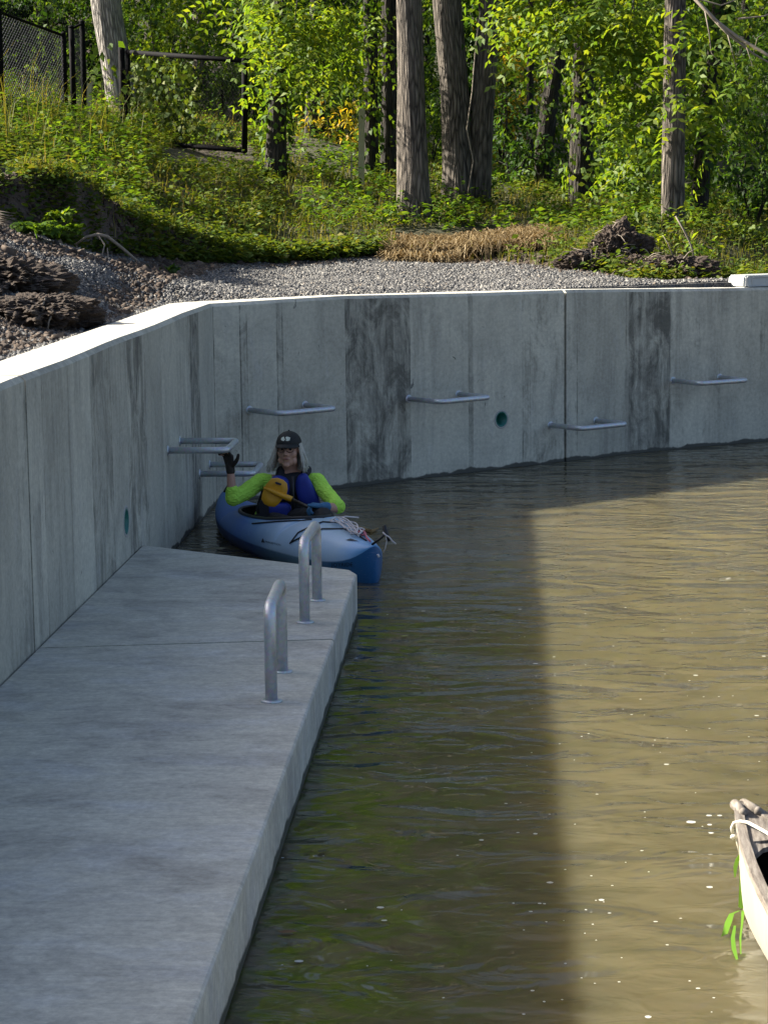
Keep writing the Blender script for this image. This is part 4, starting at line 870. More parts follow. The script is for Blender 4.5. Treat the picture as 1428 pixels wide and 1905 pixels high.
for k in range(14): y = 395+k*1.6; mb.tube([at_y(-40, y-6+random.uniform(-6, 6), 19.5), at_y(-5, y+random.uniform(-3, 3), 19.4), at_y(22+random.uniform(-8, 10), y+4+random.uniform(-4, 4), 19.3)], [0.008, 0.006, 0.002], 5)
tag(mb.build('root_bundle', MAT['dead_wood']), 'bundle of dry torn roots poking in from the left edge over the dirt', 'roots')
def fern(c, n, L, label, mat):
    g = np.random.default_rng(4); P = np.repeat(np.array([[*c]]), n, 0); a = g.uniform(0, 6.28, n); d = np.column_stack([np.cos(a), np.sin(a), g.uniform(0.5, 1.4, n)])
    tag(link('leafy_plant', leafmesh('leafy_plant', sprays(P, d, L, 9, 0.085, 0.4, 0.55, g)), None, MAT[mat]), label, 'plant')
fern(at_y(62, 432, 19.8), 15, 0.30, 'small dark green feathery plant growing from the dirt bank at left', 'leaf'); fern(at_y(112, 405, 20.6), 6, 0.16, 'little yellow green sprig on the bare dirt bank', 'leaf_lime'); fern(at_y(118, 430, 20.4), 7, 0.17, 'small green sprig low on the dirt bank, right of the feathery plant', 'leaf')
fern(at_y(255, 505, 20.9), 9, 0.14, 'tuft of green growing through the gravel beside the dead stalk', 'leaf_dark'); fern(at_y(310, 508, 21.2), 6, 0.13, 'tiny green tuft in the gravel right of the dead stalk', 'leaf_dark')
mb = MB(); mb.tube([at_y(x, y, 25) for x, y in [(1256, 402), (1272, 430), (1284, 455), (1292, 487)]], [.010, .010, .009, .007], 6); tag(mb.build('bare_stick', MAT['dead_wood']), 'thin pale stick leaning down the soil ridge at right', 'stick')
# ---------------------------------------------------------------- plastic bin on the wall
ub = u_far(1432, 530); pb, db = path_at(ub); nb_ = Vector((db.y, -db.x, 0)); c = pb - nb_*0.20 + Vector((0, 0, zt(ub)+0.004)); Rb = Matrix((db, nb_, Vector((0, 0, 1)))).transposed()
root = empty('plastic_bin', tuple(c), 'pale grey plastic bin standing on the wall top at the right edge', 'bin')
bm = bmesh.new(); bmesh.ops.create_cube(bm, size=1)
for v in bm.verts: k = 1.0 if v.co.z > 0 else 1.06; v.co = Vector((v.co.x*0.56*k, v.co.y*0.26*k, (v.co.z+0.5)*0.125))
bmesh.ops.bevel(bm, geom=list(bm.edges), offset=0.018, segments=3, affect='EDGES')
me = bpy.data.meshes.new('bin'); bm.to_mesh(me); bm.free(); me.transform(Matrix.Translation(c) @ Rb.to_4x4()); MAT['bin'] = plain('pale_plastic', (0.42, 0.44, 0.43), 0.45, 0.06, 12); link('bin_body', me, root, MAT['bin'])
def ringbar(x0, x1, z0, z1, y, r, t):
    pts = arc((x0, y, (z0+z1)/2), (x0, y, z1), ((x0+x1)/2, y, z1), r) + arc(((x0+x1)/2, y, z1), (x1, y, z1), (x1, y, (z0+z1)/2), r) + arc((x1, y, (z0+z1)/2), (x1, y, z0), ((x0+x1)/2, y, z0), r) + arc(((x0+x1)/2, y, z0), (x0, y, z0), (x0, y, (z0+z1)/2), r)
    mb = MB(); mb.tube([c + Rb @ Vector(p) for p in pts+[pts[0]]], t, 8, False); return mb
ringbar(-0.25, 0.25, 0.012, 0.115, 0.134, 0.02, 0.006).build('rib', MAT['bin'], root); ringbar(-0.19, 0.19, 0.012, 0.10, 0.136, 0.02, 0.005).build('rib', MAT['bin'], root)
# ---------------------------------------------------------------- kayak
KB = Vector((-0.862, 14.40, 0)); KS = Vector((-2.235, 17.20, 0)); KL = (KS-KB).length; KD = (KS-KB)/KL; KN = Vector((-KD.y, KD.x, 0))    # KN: towards the camera-left side
if KN.y > 0: KN = -KN
def ki(x, t): return float(np.interp(t, x[0], x[1]))
def k_w(t): return 0.362*max(0.0, math.sin(PI*min(max(t, 0.0), 1.0)))**0.62*(1-0.10*(t > 0.5)*(t-0.5)) + 0.006*max(0.0, min(1.0, t/0.006, (1-t)/0.006))
def k_zs(t): return 0.092 + 0.165*math.exp(-t/0.05) + 0.11*math.exp(-(1-t)/0.07)
def k_zk(t): return -0.10 + 0.24*math.exp(-t/0.014) + 0.22*math.exp(-(1-t)/0.016)
ZDX = ([0, .05, .12, .22, .31, .36, .45, .55, .65, .74, .85, .95, 1.0], [.262, .268, .285, .305, .315, .300, .262, .238, .226, .222, .215, .225, .250])
def k_zd(t): return ki(ZDX, t)
T0, T1 = 0.345, 0.755
def k_c(t): x = (t-(T0+T1)/2)/((T1-T0)/2); return 0.245*max(0.0, 1-abs(x)**2.4)**(1/2.4) if abs(x) < 1 else 0.0
NQ, NR = 9, 12
def k_pt(t, v, side):
    """v 0..1 keel to seam, 1..2 seam to coaming; side +1 = camera side"""
    w = k_w(t); zs = k_zs(t); zk = k_zk(t)
    if v <= 1: a = v*PI/2; y = w*math.sin(a)**0.75; z = zk+(zs-zk)*(1-math.cos(a))**0.9
    else:
        r = (v-1)*PI/2; c = k_c(t); zd = k_zd(t); y = c+(w-c)*(math.cos(r)**1.05 if r < PI/2-1e-6 else 0); z = zs+(zd-zs)*math.sin(r)**0.92
    p = KB + KD*(t*KL) + KN*(y*side); return Vector((p.x, p.y, z))
ts = sorted(set([0.0, .004, .01, .02, .035, .05] + list(np.linspace(.07, .33, 16)) + list(T0+(T1-T0)*(0.5-0.5*np.cos(np.linspace(0, PI, 40)))) + list(np.linspace(.77, .96, 12)) + [.975, .985, .993, .998, 1.0]))
vs_ = list(np.linspace(0, 1, NQ)) + list(1+np.linspace(0, 1, NR)[1:])
V = []; UV = []; Fk = []
for side in (1, -1):
    b = len(V)
    for t in ts:
        for v in vs_: V.append(k_pt(t, v, side)); UV.append((t, v))
    m = len(vs_)
    for i in range(len(ts)-1):
        for k in range(m-1):
            q = [b+i*m+k, b+(i+1)*m+k, b+(i+1)*m+k+1, b+i*m+k+1]; Fk.append(q if side > 0 else q[::-1])
kme = npmesh('hull', np.array([[*v] for v in V]), np.array(Fk), np.array(UV), True)
bm = bmesh.new(); bm.from_mesh(kme); bmesh.ops.remove_doubles(bm, verts=bm.verts, dist=0.0006); bmesh.ops.recalc_face_normals(bm, faces=bm.faces); bm.to_mesh(kme); bm.free()
def kayakmat():
    t = NT('kayak_plastic'); uv = t.coord('UV'); s = t.sep(uv); n = t.noise(t.coord(), 3.0, 3, 0.5)
    u = t.math('ADD', s[0], t.math('MULTIPLY', t.math('SUBTRACT', n, 0.5), 0.16))
    deck = t.ramp(u, [(0.0, (0.09, 0.29, 0.58)), (0.05, (0.24, 0.45, 0.74)), (0.11, (0.40, 0.56, 0.72)), (0.36, (0.36, 0.50, 0.64)), (0.47, (0.13, 0.26, 0.48)), (0.56, (0.04, 0.14, 0.42)), (0.80, (0.04, 0.14, 0.40)), (1.0, (0.06, 0.18, 0.38))])
    hull = t.ramp(u, [(0.0, (0.012, 0.10, 0.26)), (0.10, (0.03, 0.12, 0.24)), (0.20, (0.14, 0.25, 0.32)), (0.36, (0.07, 0.15, 0.24)), (0.5, (0.008, 0.035, 0.16)), (1, (0.008, 0.03, 0.14))])
    f = t.math('MULTIPLY', t.math('SUBTRACT', s[1], 1.0), 30.0, True)
    scr = t.ramp(t.noise(t.map(t.coord(), (6, 6, 40)), 3, 5, 0.7), [(0.60, 0), (0.72, 1)])
    c = t.mix(f, hull, deck); c = t.mix(t.math('MULTIPLY', scr, 0.18), c, (0.55, 0.65, 0.75))
    m = t.fin(c, 0.42, t.bump(t.noise(t.coord(), 50, 3), 0.08, 0.003)); t.b.inputs['Coat Weight'].default_value = 0.1; return m
MAT['kayak'] = kayakmat(); MAT['black'] = plain('black_fabric', (0.008, 0.008, 0.010), 0.8, 0.4, 60, bump=0.002); MAT['black_plastic'] = plain('black_plastic', (0.010, 0.010, 0.012), 0.45, 0.2, 30)
kay = empty('kayak', tuple(KB.lerp(KS, .5)), 'blue sit in kayak with pale blue foredeck floating behind the dock corner', 'kayak')
hullo = link('hull', kme, kay, MAT['kayak'])
# coaming, cockpit liner, seat
tc = list(T0+(T1-T0)*(0.5-0.5*np.cos(np.linspace(0, PI, 34)))); ringp = [k_pt(t, 2.0, 1) for t in tc] + [k_pt(t, 2.0, -1) for t in tc[::-1][1:-1]]
mb = MB(); mb.tube([p+Vector((0, 0, 0.006)) for p in ringp+[ringp[0]]], 0.013, 8, False); mb.build('cockpit_rim', MAT['black_plastic'], kay)
cen = KB+KD*(KL*(T0+T1)/2); mb = MB(); n = len(ringp); rows = []
for k, (sc_, zz) in enumerate([(1.0, None), (0.99, 0.12), (0.9, 0.02), (0.5, -0.02), (0.02, -0.025)]):
    rows.append([Vector((cen.x+(p.x-cen.x)*sc_, cen.y+(p.y-cen.y)*sc_, (p.z-0.003) if zz is None else zz)) for p in ringp])
mb.add([p for r in rows for p in r], [(i*n+k, i*n+(k+1)%n, (i+1)*n+(k+1)%n, (i+1)*n+k) for i in range(4) for k in range(n)], True); mb.build('cockpit_liner', MAT['black_plastic'], kay)
from mathutils.bvhtree import BVHTree
bvh = BVHTree.FromPolygons([tuple(v.co) for v in kme.vertices], [tuple(p.vertices) for p in kme.polygons])
CAMP = Vector((0, 0, H))
def onk(px, py, off=0.006):
    d = Vector(ray(px, py)).normalized(); h = bvh.ray_cast(CAMP, d)
    if h[0] is None: h = bvh.find_nearest(CAMP + d*15.3); 
    n = h[1] if h[1].z > -0.2 else -h[1]
    if n.dot(d) > 0: n = -n
    return h[0] + n*off
def decl(pts, r, off=0.006, n=6):
    out = []
    for (a, b), (c, d) in zip(pts, pts[1:]): out += [onk(a+(c-a)*k/n, b+(d-b)*k/n, off) for k in range(n)]
    return out+[onk(*pts[-1], off)]
mb = MB()
for l in ([(540, 1012), (555, 992), (575, 982), (600, 972)], [(541, 1010), (570, 996), (600, 985), (640, 985), (664, 996), (681, 1007)], [(600, 972), (640, 974), (668, 988)], [(470, 975), (520, 971), (580, 968)]):
    mb.tube(decl(l, .004), 0.0055, 6)
mb.build('deck_cord', MAT['black_plastic'], kay)
# lettering moulded on the hull
def letters(txt, px, py, size, slope, name, mat):
    cu = bpy.data.curves.new('t', 'FONT'); cu.body = txt; cu.size = size; cu.resolution_u = 2; cu.extrude = 0; to = bpy.data.objects.new('t', cu); COL.objects.link(to)
    dg = bpy.context.evaluated_depsgraph_get(); dg.update(); me = bpy.data.meshes.new_from_object(to.evaluated_get(dg)); bpy.data.objects.remove(to)
    for v in me.vertices:
        x, y = v.co.x, v.co.y; v.co = onk(px + x, py - y + x*slope, 0.003)
    me.name = name; link(name, me, kay, mat)
MAT['print'] = plain('dark_print', (0.006, 0.012, 0.03), 0.5)
letters('JOYRIDE', 617, 1054.5, 10.5, -0.03, 'lettering', MAT['print']); letters('PERCEPTION', 494, 1009.5, 5.0, 0.22, 'lettering', MAT['print'])
mb = MB(); mb.add([onk(487, 1009), onk(490, 1001), onk(494, 1010)], [(0, 1, 2)]); mb.add([onk(643, 1006), onk(652, 1003), onk(668, 1008), onk(655, 1005)], [(0, 1, 2), (0, 2, 3)]); mb.build('emblem', MAT['print'], kay)
# carry handles
tip = k_pt(0.0, 1.4, 1); mb = MB()
h0 = tip+Vector((-0.02, 0.02, 0.005)); h1 = tip+Vector((0.075, -0.01, 0.085)); mb.tube([h0, h0.lerp(h1, .5)+Vector((0, 0, -.005)), h1], 0.008, 8); mb.tube([h1+Vector((-.012, 0, .055)), h1+Vector((0.002, 0, 0.0)), h1+Vector((.025, 0, -.05))], [.013, .016, .013], 10); mb.build('carry_handle', MAT['black_plastic'], kay)
MAT['white_rope'] = plain('white_rope', (0.62, 0.58, 0.58), 0.85, 0.2, 90, bump=0.002); MAT['pink_rope'] = plain('pink_rope', (0.55, 0.16, 0.20), 0.85, 0.2, 90)
mb = MB(); mb.tube([h1+Vector((-.02, -.01, .01)), h1+Vector((0.0, -.02, -.008)), h1+Vector((.022, -.02, -.02)), h1+Vector((.045, -.02, -.05)), h1+Vector((.068, -.02, -.068))], 0.0055, 7)
mb.tube([h1+Vector((0, -.01, 0)), h1+Vector((.006, -.01, -.05)), h1+Vector((-.004, -.01, -.10)), h1+Vector((-.018, 0, -.13))], 0.003, 6); mb.tube([tip+Vector((.018, -.01, -.055)), tip+Vector((.03, -.01, -.075))], 0.008, 8); mb.build('handle_cord', MAT['white_rope'], kay)
st = k_pt(1.0, 1.4, 1); mb = MB(); s0 = st+Vector((0.0, 0, .0)); s1 = st+Vector((0.05, -0.02, 0.075)); mb.tube([s0, s1], 0.008, 8); mb.tube([s1+Vector((-.04, 0, -.075)), s1+Vector((.018, 0, .012))], 0.013, 8); mb.build('carry_handle', MAT['black_plastic'], kay)
# rope heaped on the foredeck
g = np.random.default_rng(12); mb = MB(); pts = []
for k in range(64):
    f = k/63; cx = 612+58*(0.5+0.5*math.sin(f*23))*0.9+f*12; cy = 969+ (cx-612)*0.50 + 7*math.sin(f*41) + g.normal()*2.0
    pts.append(onk(min(cx, 690), cy, 0.012+0.022*abs(math.sin(f*17))+0.01*g.uniform()))
sm = []
for a, b in zip(pts, pts[1:]): sm += [a, a.lerp(b, .5)+Vector((0, 0, .004))]
mb.tube(sm, 0.0048, 6); q = onk(628, 969, .02); mb.tube([q, q+Vector((.05, 0, .012)), q+Vector((.145, .0, .004))], .005, 6)
tag(mb.build('rope', MAT['white_rope']), 'tangle of thin white rope heaped on the kayak foredeck', 'rope')
mb = MB(); pk = [(664, 985), (672, 988), (679, 996), (672, 999), (666, 992), (674, 992), (682, 1004), (688, 1010)]; mb.tube([onk(x, y, .012) for x, y in pk], 0.007, 7); tag(mb.build('rope', MAT['pink_rope']), 'short pink rope end at the kayak bow', 'rope')
sk = [at_z(x, y, .012) for x, y in [(660, 980), (676, 986), (690, 989), (703, 983)]]; mb = MB(); mb.tube(sk, [.012, .02, .016, .006], 7); tag(mb.build('driftwood', plain('tan_wood', (0.22, 0.14, 0.05), .8)), 'brown stick floating on the water past the kayak bow', 'stick')
# ---------------------------------------------------------------- the kayaker
MAT['skin'] = plain('weathered_skin', (0.46, 0.255, 0.185), 0.55, 0.12, 25); MAT['hair'] = plain('grey_hair', (0.46, 0.44, 0.38), 0.5, 0.3, 40)
MAT['lime'] = (lambda t: t.fin(t.mix(t.noise(t.coord(), 30, 4), (0.40, 0.76, 0.07), (0.50, 0.88, 0.10)), 0.85, t.bump(t.noise(t.map(t.coord(), (14, 14, 34), rot=(0, 0.5, 0)), 1.0, 3, 0.55, 1.2), 1.0, 0.030)))(NT('lime_jersey')); MAT['vest_blue'] = plain('blue_nylon', (0.012, 0.030, 0.26), 0.55, 0.25, 14, bump=0.004); MAT['vest_black'] = plain('vest_black', (0.008, 0.009, 0.014), 0.7, 0.3, 40)
MAT['glove_blue'] = plain('blue_glove', (0.035, 0.13, 0.25), 0.7, 0.3, 40); MAT['glove_dark'] = plain('dark_glove', (0.022, 0.017, 0.013), 0.75, 0.3, 40); MAT['cap'] = plain('black_cap', (0.008, 0.010, 0.009), 0.75, 0.2, 60)
MAT['glass'] = plain('spectacle_frame', (0.02, 0.015, 0.012), 0.3); MAT['eye'] = plain('dark_eye', (0.02, 0.015, 0.012), 0.2); MAT['lip'] = plain('lip', (0.28, 0.10, 0.085), 0.5); MAT['collar'] = plain('white_collar', (0.55, 0.55, 0.52), 0.8)
MAT['yellow'] = plain('yellow_blade', (0.62, 0.30, 0.012), 0.45, 0.12, 10); MAT['emblem'] = plain('cap_emblem', (0.55, 0.60, 0.50), 0.7, 0.4, 90)
Hc = at_y(537, 834, 16.22); fw = Vector((-0.13, -0.985, 0.02)).normalized(); upv = Vector((0.02, 0.10, 1)).normalized(); rt = fw.cross(upv).normalized(); upv = rt.cross(fw).normalized()
rt = -rt if rt.x < 0 else rt
HM = Matrix.Translation(Hc) @ Matrix((rt, fw, upv)).transposed().to_4x4() @ Matrix.Scale(1.07, 4)
def hp(x, y, z): return HM @ Vector((x, y, z))
R3 = HM.to_3x3()
body = MB()
def hb(c, r): body.ball(hp(*c), r, 18, 12, R3)
hb((0, -.012, .022), (.076, .097, .090)); hb((0, .028, -.03), (.065, .064, .088)); hb((0, .040, -.088), (.047, .046, .040))
for s in (1, -1): hb((.037*s, .052, -.032), (.029, .030, .034)); hb((.012*s, .099, -.036), .0105); hb((.078*s, -.006, -.012), (.011, .022, .034)); hb((.045*s, .035, -.082), (.022, .03, .03))
hb((0, .079, .024), (.052, .017, .013)); body.cone(hp(0, .086, .014), .0095, hp(0, .110, -.030), .0135); hb((0, .082, -.068), (.028, .014, .014)); hb((0, .074, -.110), (.024, .018, .017))
nk = at_y(538, 886, 16.33); body.cone(hp(0, -.025, -.06), .058, nk, .066)
rsh, rel, rwr = at_y(484, 896, 16.30), at_y(432, 926, 15.98), at_y(429, 877, 15.98)
lsh, lel, lwr = at_y(590, 896, 16.26), at_y(629, 945, 15.86), at_y(604, 943, 15.66)
ch = at_y(535, 912, 16.30); pv = Vector((-1.74, 16.36, 0.13)); wa = pv.lerp(ch, .5)
Tf = Vector((0.12, -0.99, 0.05)).normalized(); Tr = Vector((0.99, 0.12, 0)).normalized(); Tu = (nk-pv).normalized(); TR = Matrix((Tr, -Tf, Tu)).transposed()
def torso(mb, k=0.0, arms=False):
    mb.ball(ch+Tu*(-.03 if arms else .02), (.172+k, .112+k, .15+k), 20, 14, TR); mb.ball(wa, (.155+k, .11+k, .16+k), 20, 14, TR); mb.ball(pv+Tu*.05, (.165+k, .125+k, .13+k), 20, 14, TR); 
    if arms: mb.cone(rsh+Vector((.02, 0, 0)), .060+k, ch-Tr*.07+Tu*.045, .062+k); mb.cone(lsh-Vector((.02, 0, 0)), .060+k, ch+Tr*.07+Tu*.045, .062+k)
    else: mb.cone(rsh+Vector((.03, 0, 0)), .055+k, lsh+Vector((-.03, 0, 0)), .055+k)
    mb.cone(nk-Tu*(.10 if arms else .01), (.058 if arms else .07)+k, ch+Tu*(.05 if arms else .08), .105+k)
torso(body); body.chain([(rsh, .046), (rel, .040), (rwr, .028)]); body.chain([(lsh, .048), (lel, .040), (lwr, .029)])
rkn, lkn = at_y(548, 962, 15.72), at_y(606, 957, 15.62); rkn.z = min(rkn.z, .25); lkn.z = min(max(lkn.z, .26), .30)
ft = KB+KD*(KL*.17); raf, laf = Vector((ft.x-.05, ft.y, .03)), Vector((ft.x+.05, ft.y+.02, .03))
rk2 = KB+KD*(KL*.37)+KN*.09+Vector((0, 0, .215)); lk2 = KB+KD*(KL*.40)-KN*.12+Vector((0, 0, .275))
body.chain([(pv+Tr*-.08, .085), (rk2, .062), (raf, .04)]); body.chain([(pv+Tr*.08, .085), (lk2, .064), (laf, .04)])
# hands: palm, four fingers, thumb
def hand(mb, wrist, d, n, th, k=1.0, curl=0.9, fat=1.0, open_thumb=0.9):
    """d along the palm, n out of the palm side, th towards the thumb"""
    d = Vector(d).normalized(); n = Vector(n); n = (n-d*n.dot(d)).normalized(); th = d.cross(n) if d.cross(n).dot(Vector(th)) > 0 else -d.cross(n)
    kn = []
    for i, (o, l) in enumerate([(.030, .088), (.010, .092), (-.011, .088), (-.030, .080)]):
        q = wrist+d*l*k+th*o*k; kn.append(q); mb.cone(wrist+d*.012*k+th*o*.55*k, .016*k*fat, q, .0135*k*fat)
    for i, (q, ln) in enumerate(zip(kn, (.072, .080, .074, .058))):
        a = 0.25*curl; p = q; r = .0105*fat*k
        for s, seg in enumerate((.45, .32, .23)):
            a += curl*(0.55 if s == 0 else 0.75); e = p+(d*math.cos(a)+n*math.sin(a))*ln*seg*k*1.25; mb.cone(p, r, e, r*.9); p = e; r *= .92
    t0 = wrist+d*.022*k+th*.020*k; t1 = t0+(th*open_thumb+d*.75+n*.25).normalized()*.048*k; t2 = t1+(th*open_thumb*.75+d*1.0+n*.1).normalized()*.038*k; t3 = t2+(th*open_thumb*.35+d*1.0).normalized()*.030*k
    mb.chain([(t0, .0165*k*fat), (t1, .0135*k*fat), (t2, .0115*k*fat), (t3, .0095*k*fat)])
hd = dict(d=(-0.16, -0.02, 1), n=(-.55, -.8, 0), th=(1, -.2, 0), curl=.72, open_thumb=1.5)
ld = dict(d=(-.75, -.35, .12), n=(.1, -.45, -.9), th=(.1, -.6, .5), curl=1.25, open_thumb=.4)
rw2 = rwr+Vector((0, 0, .02)); lw2 = lwr+Vector((-.012, -.005, 0))
hand(body, rw2, k=1.0, fat=.85, **hd); hand(body, lw2, k=1.0, fat=.85, **ld)
per = empty('person', tuple(pv), 'kayaker in lime sleeves, blue vest and black cap raising a gloved hand', 'person')
link('person_body', blend(body, 'person_body', .0045, 5), per, MAT['skin'])
gm = MB(); hand(gm, rw2, k=1.06, fat=1.12, **hd); gm.cone(rw2-Vector((0, 0, .018)), .034, rw2+Vector((-.004, 0, .02)), .034); link('glove', blend(gm, 'glove', .004, 3), per, MAT['glove_dark'])
gm = MB(); hand(gm, lw2, k=1.06, fat=1.12, **ld); gm.cone(lw2+Vector((.025, .01, 0)), .036, lw2, .034); link('glove', blend(gm, 'glove', .004, 3), per, MAT['glove_blue'])
# clothes
def folds(c):
    q = Vector((c.x*9, c.y*9, c.z*17)); s = 1 if c.x < -1.62 else -1; k = math.sin((c.x*s*120+c.z*70)+3.2*mnoise.noise(c*8)); return 0.003*mnoise.noise(q) + 0.0011*(abs(k)**.7*(1 if k > 0 else -1))*(0.45+0.55*mnoise.noise(c*5+Vector((3, 0, 0)))+0.3)
sh = MB(); torso(sh, .006, True); sh.chain([(rsh, .064), (rsh.lerp(rel, .55)+Vector((.0, 0, -.016)), .062), (rel+Vector((.008, 0, -.004)), .060), (rel.lerp(rwr, .24)+Vector((.003, 0, 0)), .052)]); sh.chain([(lsh, .066), (lsh.lerp(lel, .5), .058), (lel+Vector((.002, 0, .010)), .054), (lel.lerp(lwr, .25)+Vector((0, 0, .018)), .050)])
link('shirt', blend(sh, 'shirt', .0055, 4, folds), per, MAT['lime'])
pt = MB(); pt.ball(pv+Tu*.02, (.175, .135, .12), 18, 12, TR); pt.chain([(pv+Tr*-.08, .098), (rk2, .074), (raf, .05)]); pt.chain([(pv+Tr*.08, .098), (lk2, .078), (laf, .05)]); link('trousers', blend(pt, 'trousers', .006, 4, lambda c: .004*mnoise.noise(c*14)), per, MAT['black'])
ve = MB(); ve.ball(ch+Tu*-.01-Tf*-.012, (.188, .140, .145), 20, 14, TR); ve.ball(wa+Tf*.012, (.182, .145, .165), 20, 14, TR)
ve.ball(ch+Tu*.070+Tf*.026, (.130, .098, .082), 20, 14, TR)
ve.ball(ch+Tu*.100+Tf*.050, (.100, .055, .055), 20, 14, TR)
for s in (1, -1): ve.chain([(ch+Tr*.085*s+Tf*.085+Tu*.08, .044), (ch+Tr*.098*s+Tf*.01+Tu*.165, .034), (ch+Tr*.085*s-Tf*.085+Tu*.09, .044)])
vest = link('vest', blend(ve, 'vest', .006, 6), per, MAT['vest_black'])
def pad(pts, D, th, name, mat, par, n=2):
    """a puffed panel: photo outline, bulging towards the camera"""
    P = [at_y(x, y, D) for x, y in pts]; c = sum(P, Vector())/len(P); mb = MB(); m = len(P); fwd = Tf
    rows = [[p - fwd*.05 for p in P], [p for p in P], [c.lerp(p, .86)+fwd*th*.75 for p in P], [c.lerp(p, .5)+fwd*th for p in P]]
    vs = [v for r in rows for v in r]+[c+fwd*th*1.05]; fs = [(i*m+k, i*m+(k+1)%m, (i+1)*m+(k+1)%m, (i+1)*m+k) for i in range(3) for k in range(m)]+[(3*m+k, 3*m+(k+1)%m, 4*m) for k in range(m)]
    mb.add(vs, fs, True); me = evaluated(mb.mesh(name), [('SUBSURF', dict(levels=2, render_levels=2))]); bm = bmesh.new(); bm.from_mesh(me); bmesh.ops.recalc_face_normals(bm, faces=bm.faces); bm.to_mesh(me); bm.free(); me.polygons.foreach_set('use_smooth', [True]*len(me.polygons))
    return link(name, me, par, mat)
pad([(552, 884), (570, 878), (577, 893), (588, 914), (599, 936), (590, 944), (566, 944), (552, 930), (549, 905)], 16.13, .030, 'vest_panel', MAT['vest_blue'], vest)
pad([(504, 886), (520, 884), (536, 890), (540, 902), (538, 928), (520, 934), (506, 926), (502, 904)], 16.13, .028, 'vest_panel', MAT['vest_blue'], vest)
pad([(494, 942), (516, 936), (540, 934), (544, 952), (540, 966), (505, 968), (488, 962)], 16.10, .028, 'vest_panel', MAT['vest_blue'], vest)
pad([(553, 947), (580, 948), (592, 950), (590, 964), (556, 966)], 16.10, .026, 'vest_panel', MAT['vest_blue'], vest)
mb = MB(); mb.tube([at_y(545, 886, 16.09), at_y(545, 915, 16.07), at_y(546, 962, 16.05)], .010, 8); mb.build('zip', MAT['black_plastic'], vest)
mb = MB(); mb.box((-.035, -.006, 0), (.035, .006, .14)); R = Matrix((Tr, -Tf, Vector((0, 0, 1)))).transposed(); o = at_y(492, 966, 16.02); mb.v = [tuple(R @ Vector(v)+o) for v in mb.v]; mb.build('side_strap', MAT['vest_black'], vest)
mb = MB(); mb.tube([nk+(rt*math.cos(a)*.078+Vector((0, math.sin(a)*.078-.006, -.012-.02*max(0, -math.sin(a))))) for a in np.linspace(0, 2*PI, 20)], .006, 6, False); mb.build('collar', MAT['collar'], per)
# face details, spectacles, cap, hair
for s in (1, -1):
    mb = MB(); mb.ball(hp(.030*s, .078, .004), .0125, 12, 8); mb.build('eye', MAT['eye'], per)
mb = MB(); mb.ball(hp(0, .0945, -.066), (.023, .004, .0042), 12, 8, R3); mb.build('lips', MAT['lip'], per)
mb = MB()
for s in (1, -1):
    mb.tube([hp(.032*s+.026*math.cos(a)*1.0, .104-.10*abs(.026*math.cos(a)*(1)+.0)**1.5, .001+.019*math.sin(a)) for a in np.linspace(0, 2*PI, 22)], .0027, 6, False); mb.tube([hp(.058*s, .102, .006), hp(.074*s, .07, .008), hp(.080*s, .0, .006)], .002, 6)
mb.tube([hp(-.007, .105, .006), hp(0, .108, .009), hp(.007, .105, .006)], .002, 6); mb.build('spectacles', MAT['glass'], per)
capb = MB(); V = []; Fq = []; nr, ns = 10, 28
for i in range(nr+1):
    ph = (PI/2)*i/nr*1.06
    for k in range(ns):
        a = 2*PI*k/ns; V.append(hp(.088*math.sin(ph)*math.cos(a), -.008+.108*math.sin(ph)*math.sin(a), .034+.088*math.cos(ph)+(.010 if math.sin(a) < -.5 else 0)*0))
Fq = [(i*ns+k, (i+1)*ns+k, (i+1)*ns+(k+1)%ns, i*ns+(k+1)%ns) for i in range(nr) for k in range(ns)]; capb.add(V, Fq, True)
bill = []; 
for i in range(9):
    a = PI*(0.10+0.80*i/8)
    for q in (0, .5, 1):
        r_ = 1+q*0.58*math.sin(a)**.8; bill.append(hp(.086*math.cos(a)*(1+.06*q), -.008+.107*math.sin(a)*r_, .032-.018*q*math.sin(a)-.010*abs(math.cos(a))*q+.006*(1-abs(math.cos(a))**2)))
nb2 = len(bill); capb.add(bill+[p-upv*.004 for p in bill], [f for i in range(8) for j in range(2) for f in ((i*3+j, (i+1)*3+j, (i+1)*3+j+1, i*3+j+1), (nb2+i*3+j+1, nb2+(i+1)*3+j+1, nb2+(i+1)*3+j, nb2+i*3+j))] + [(i*3+2, (i+1)*3+2, nb2+(i+1)*3+2, nb2+i*3+2) for i in range(8)], True)
capb.ball(hp(0, -.008, .123), .007); cap = capb.build('cap', MAT['cap'], per)
def capf(x, z): y = math.sqrt(max(0, 1-(x/.088)**2-((z-.034)/.088)**2))*.108-.008; return hp(x, y+.0025, z)
em = MB()
for poly in ([(-.034, .066), (-.020, .060), (-.010, .061), (-.004, .070), (-.009, .078), (-.014, .088), (-.026, .086), (-.035, .077)], [(-.003, .084), (.004, .072), (.002, .062), (.014, .060), (.030, .066), (.027, .074), (.032, .081), (.016, .088), (.002, .089)]):
    em.add([capf(x, z) for x, z in poly], [tuple(range(len(poly)))])
em.build('emblem', MAT['emblem'], cap)
g = np.random.default_rng(9); hm = MB()
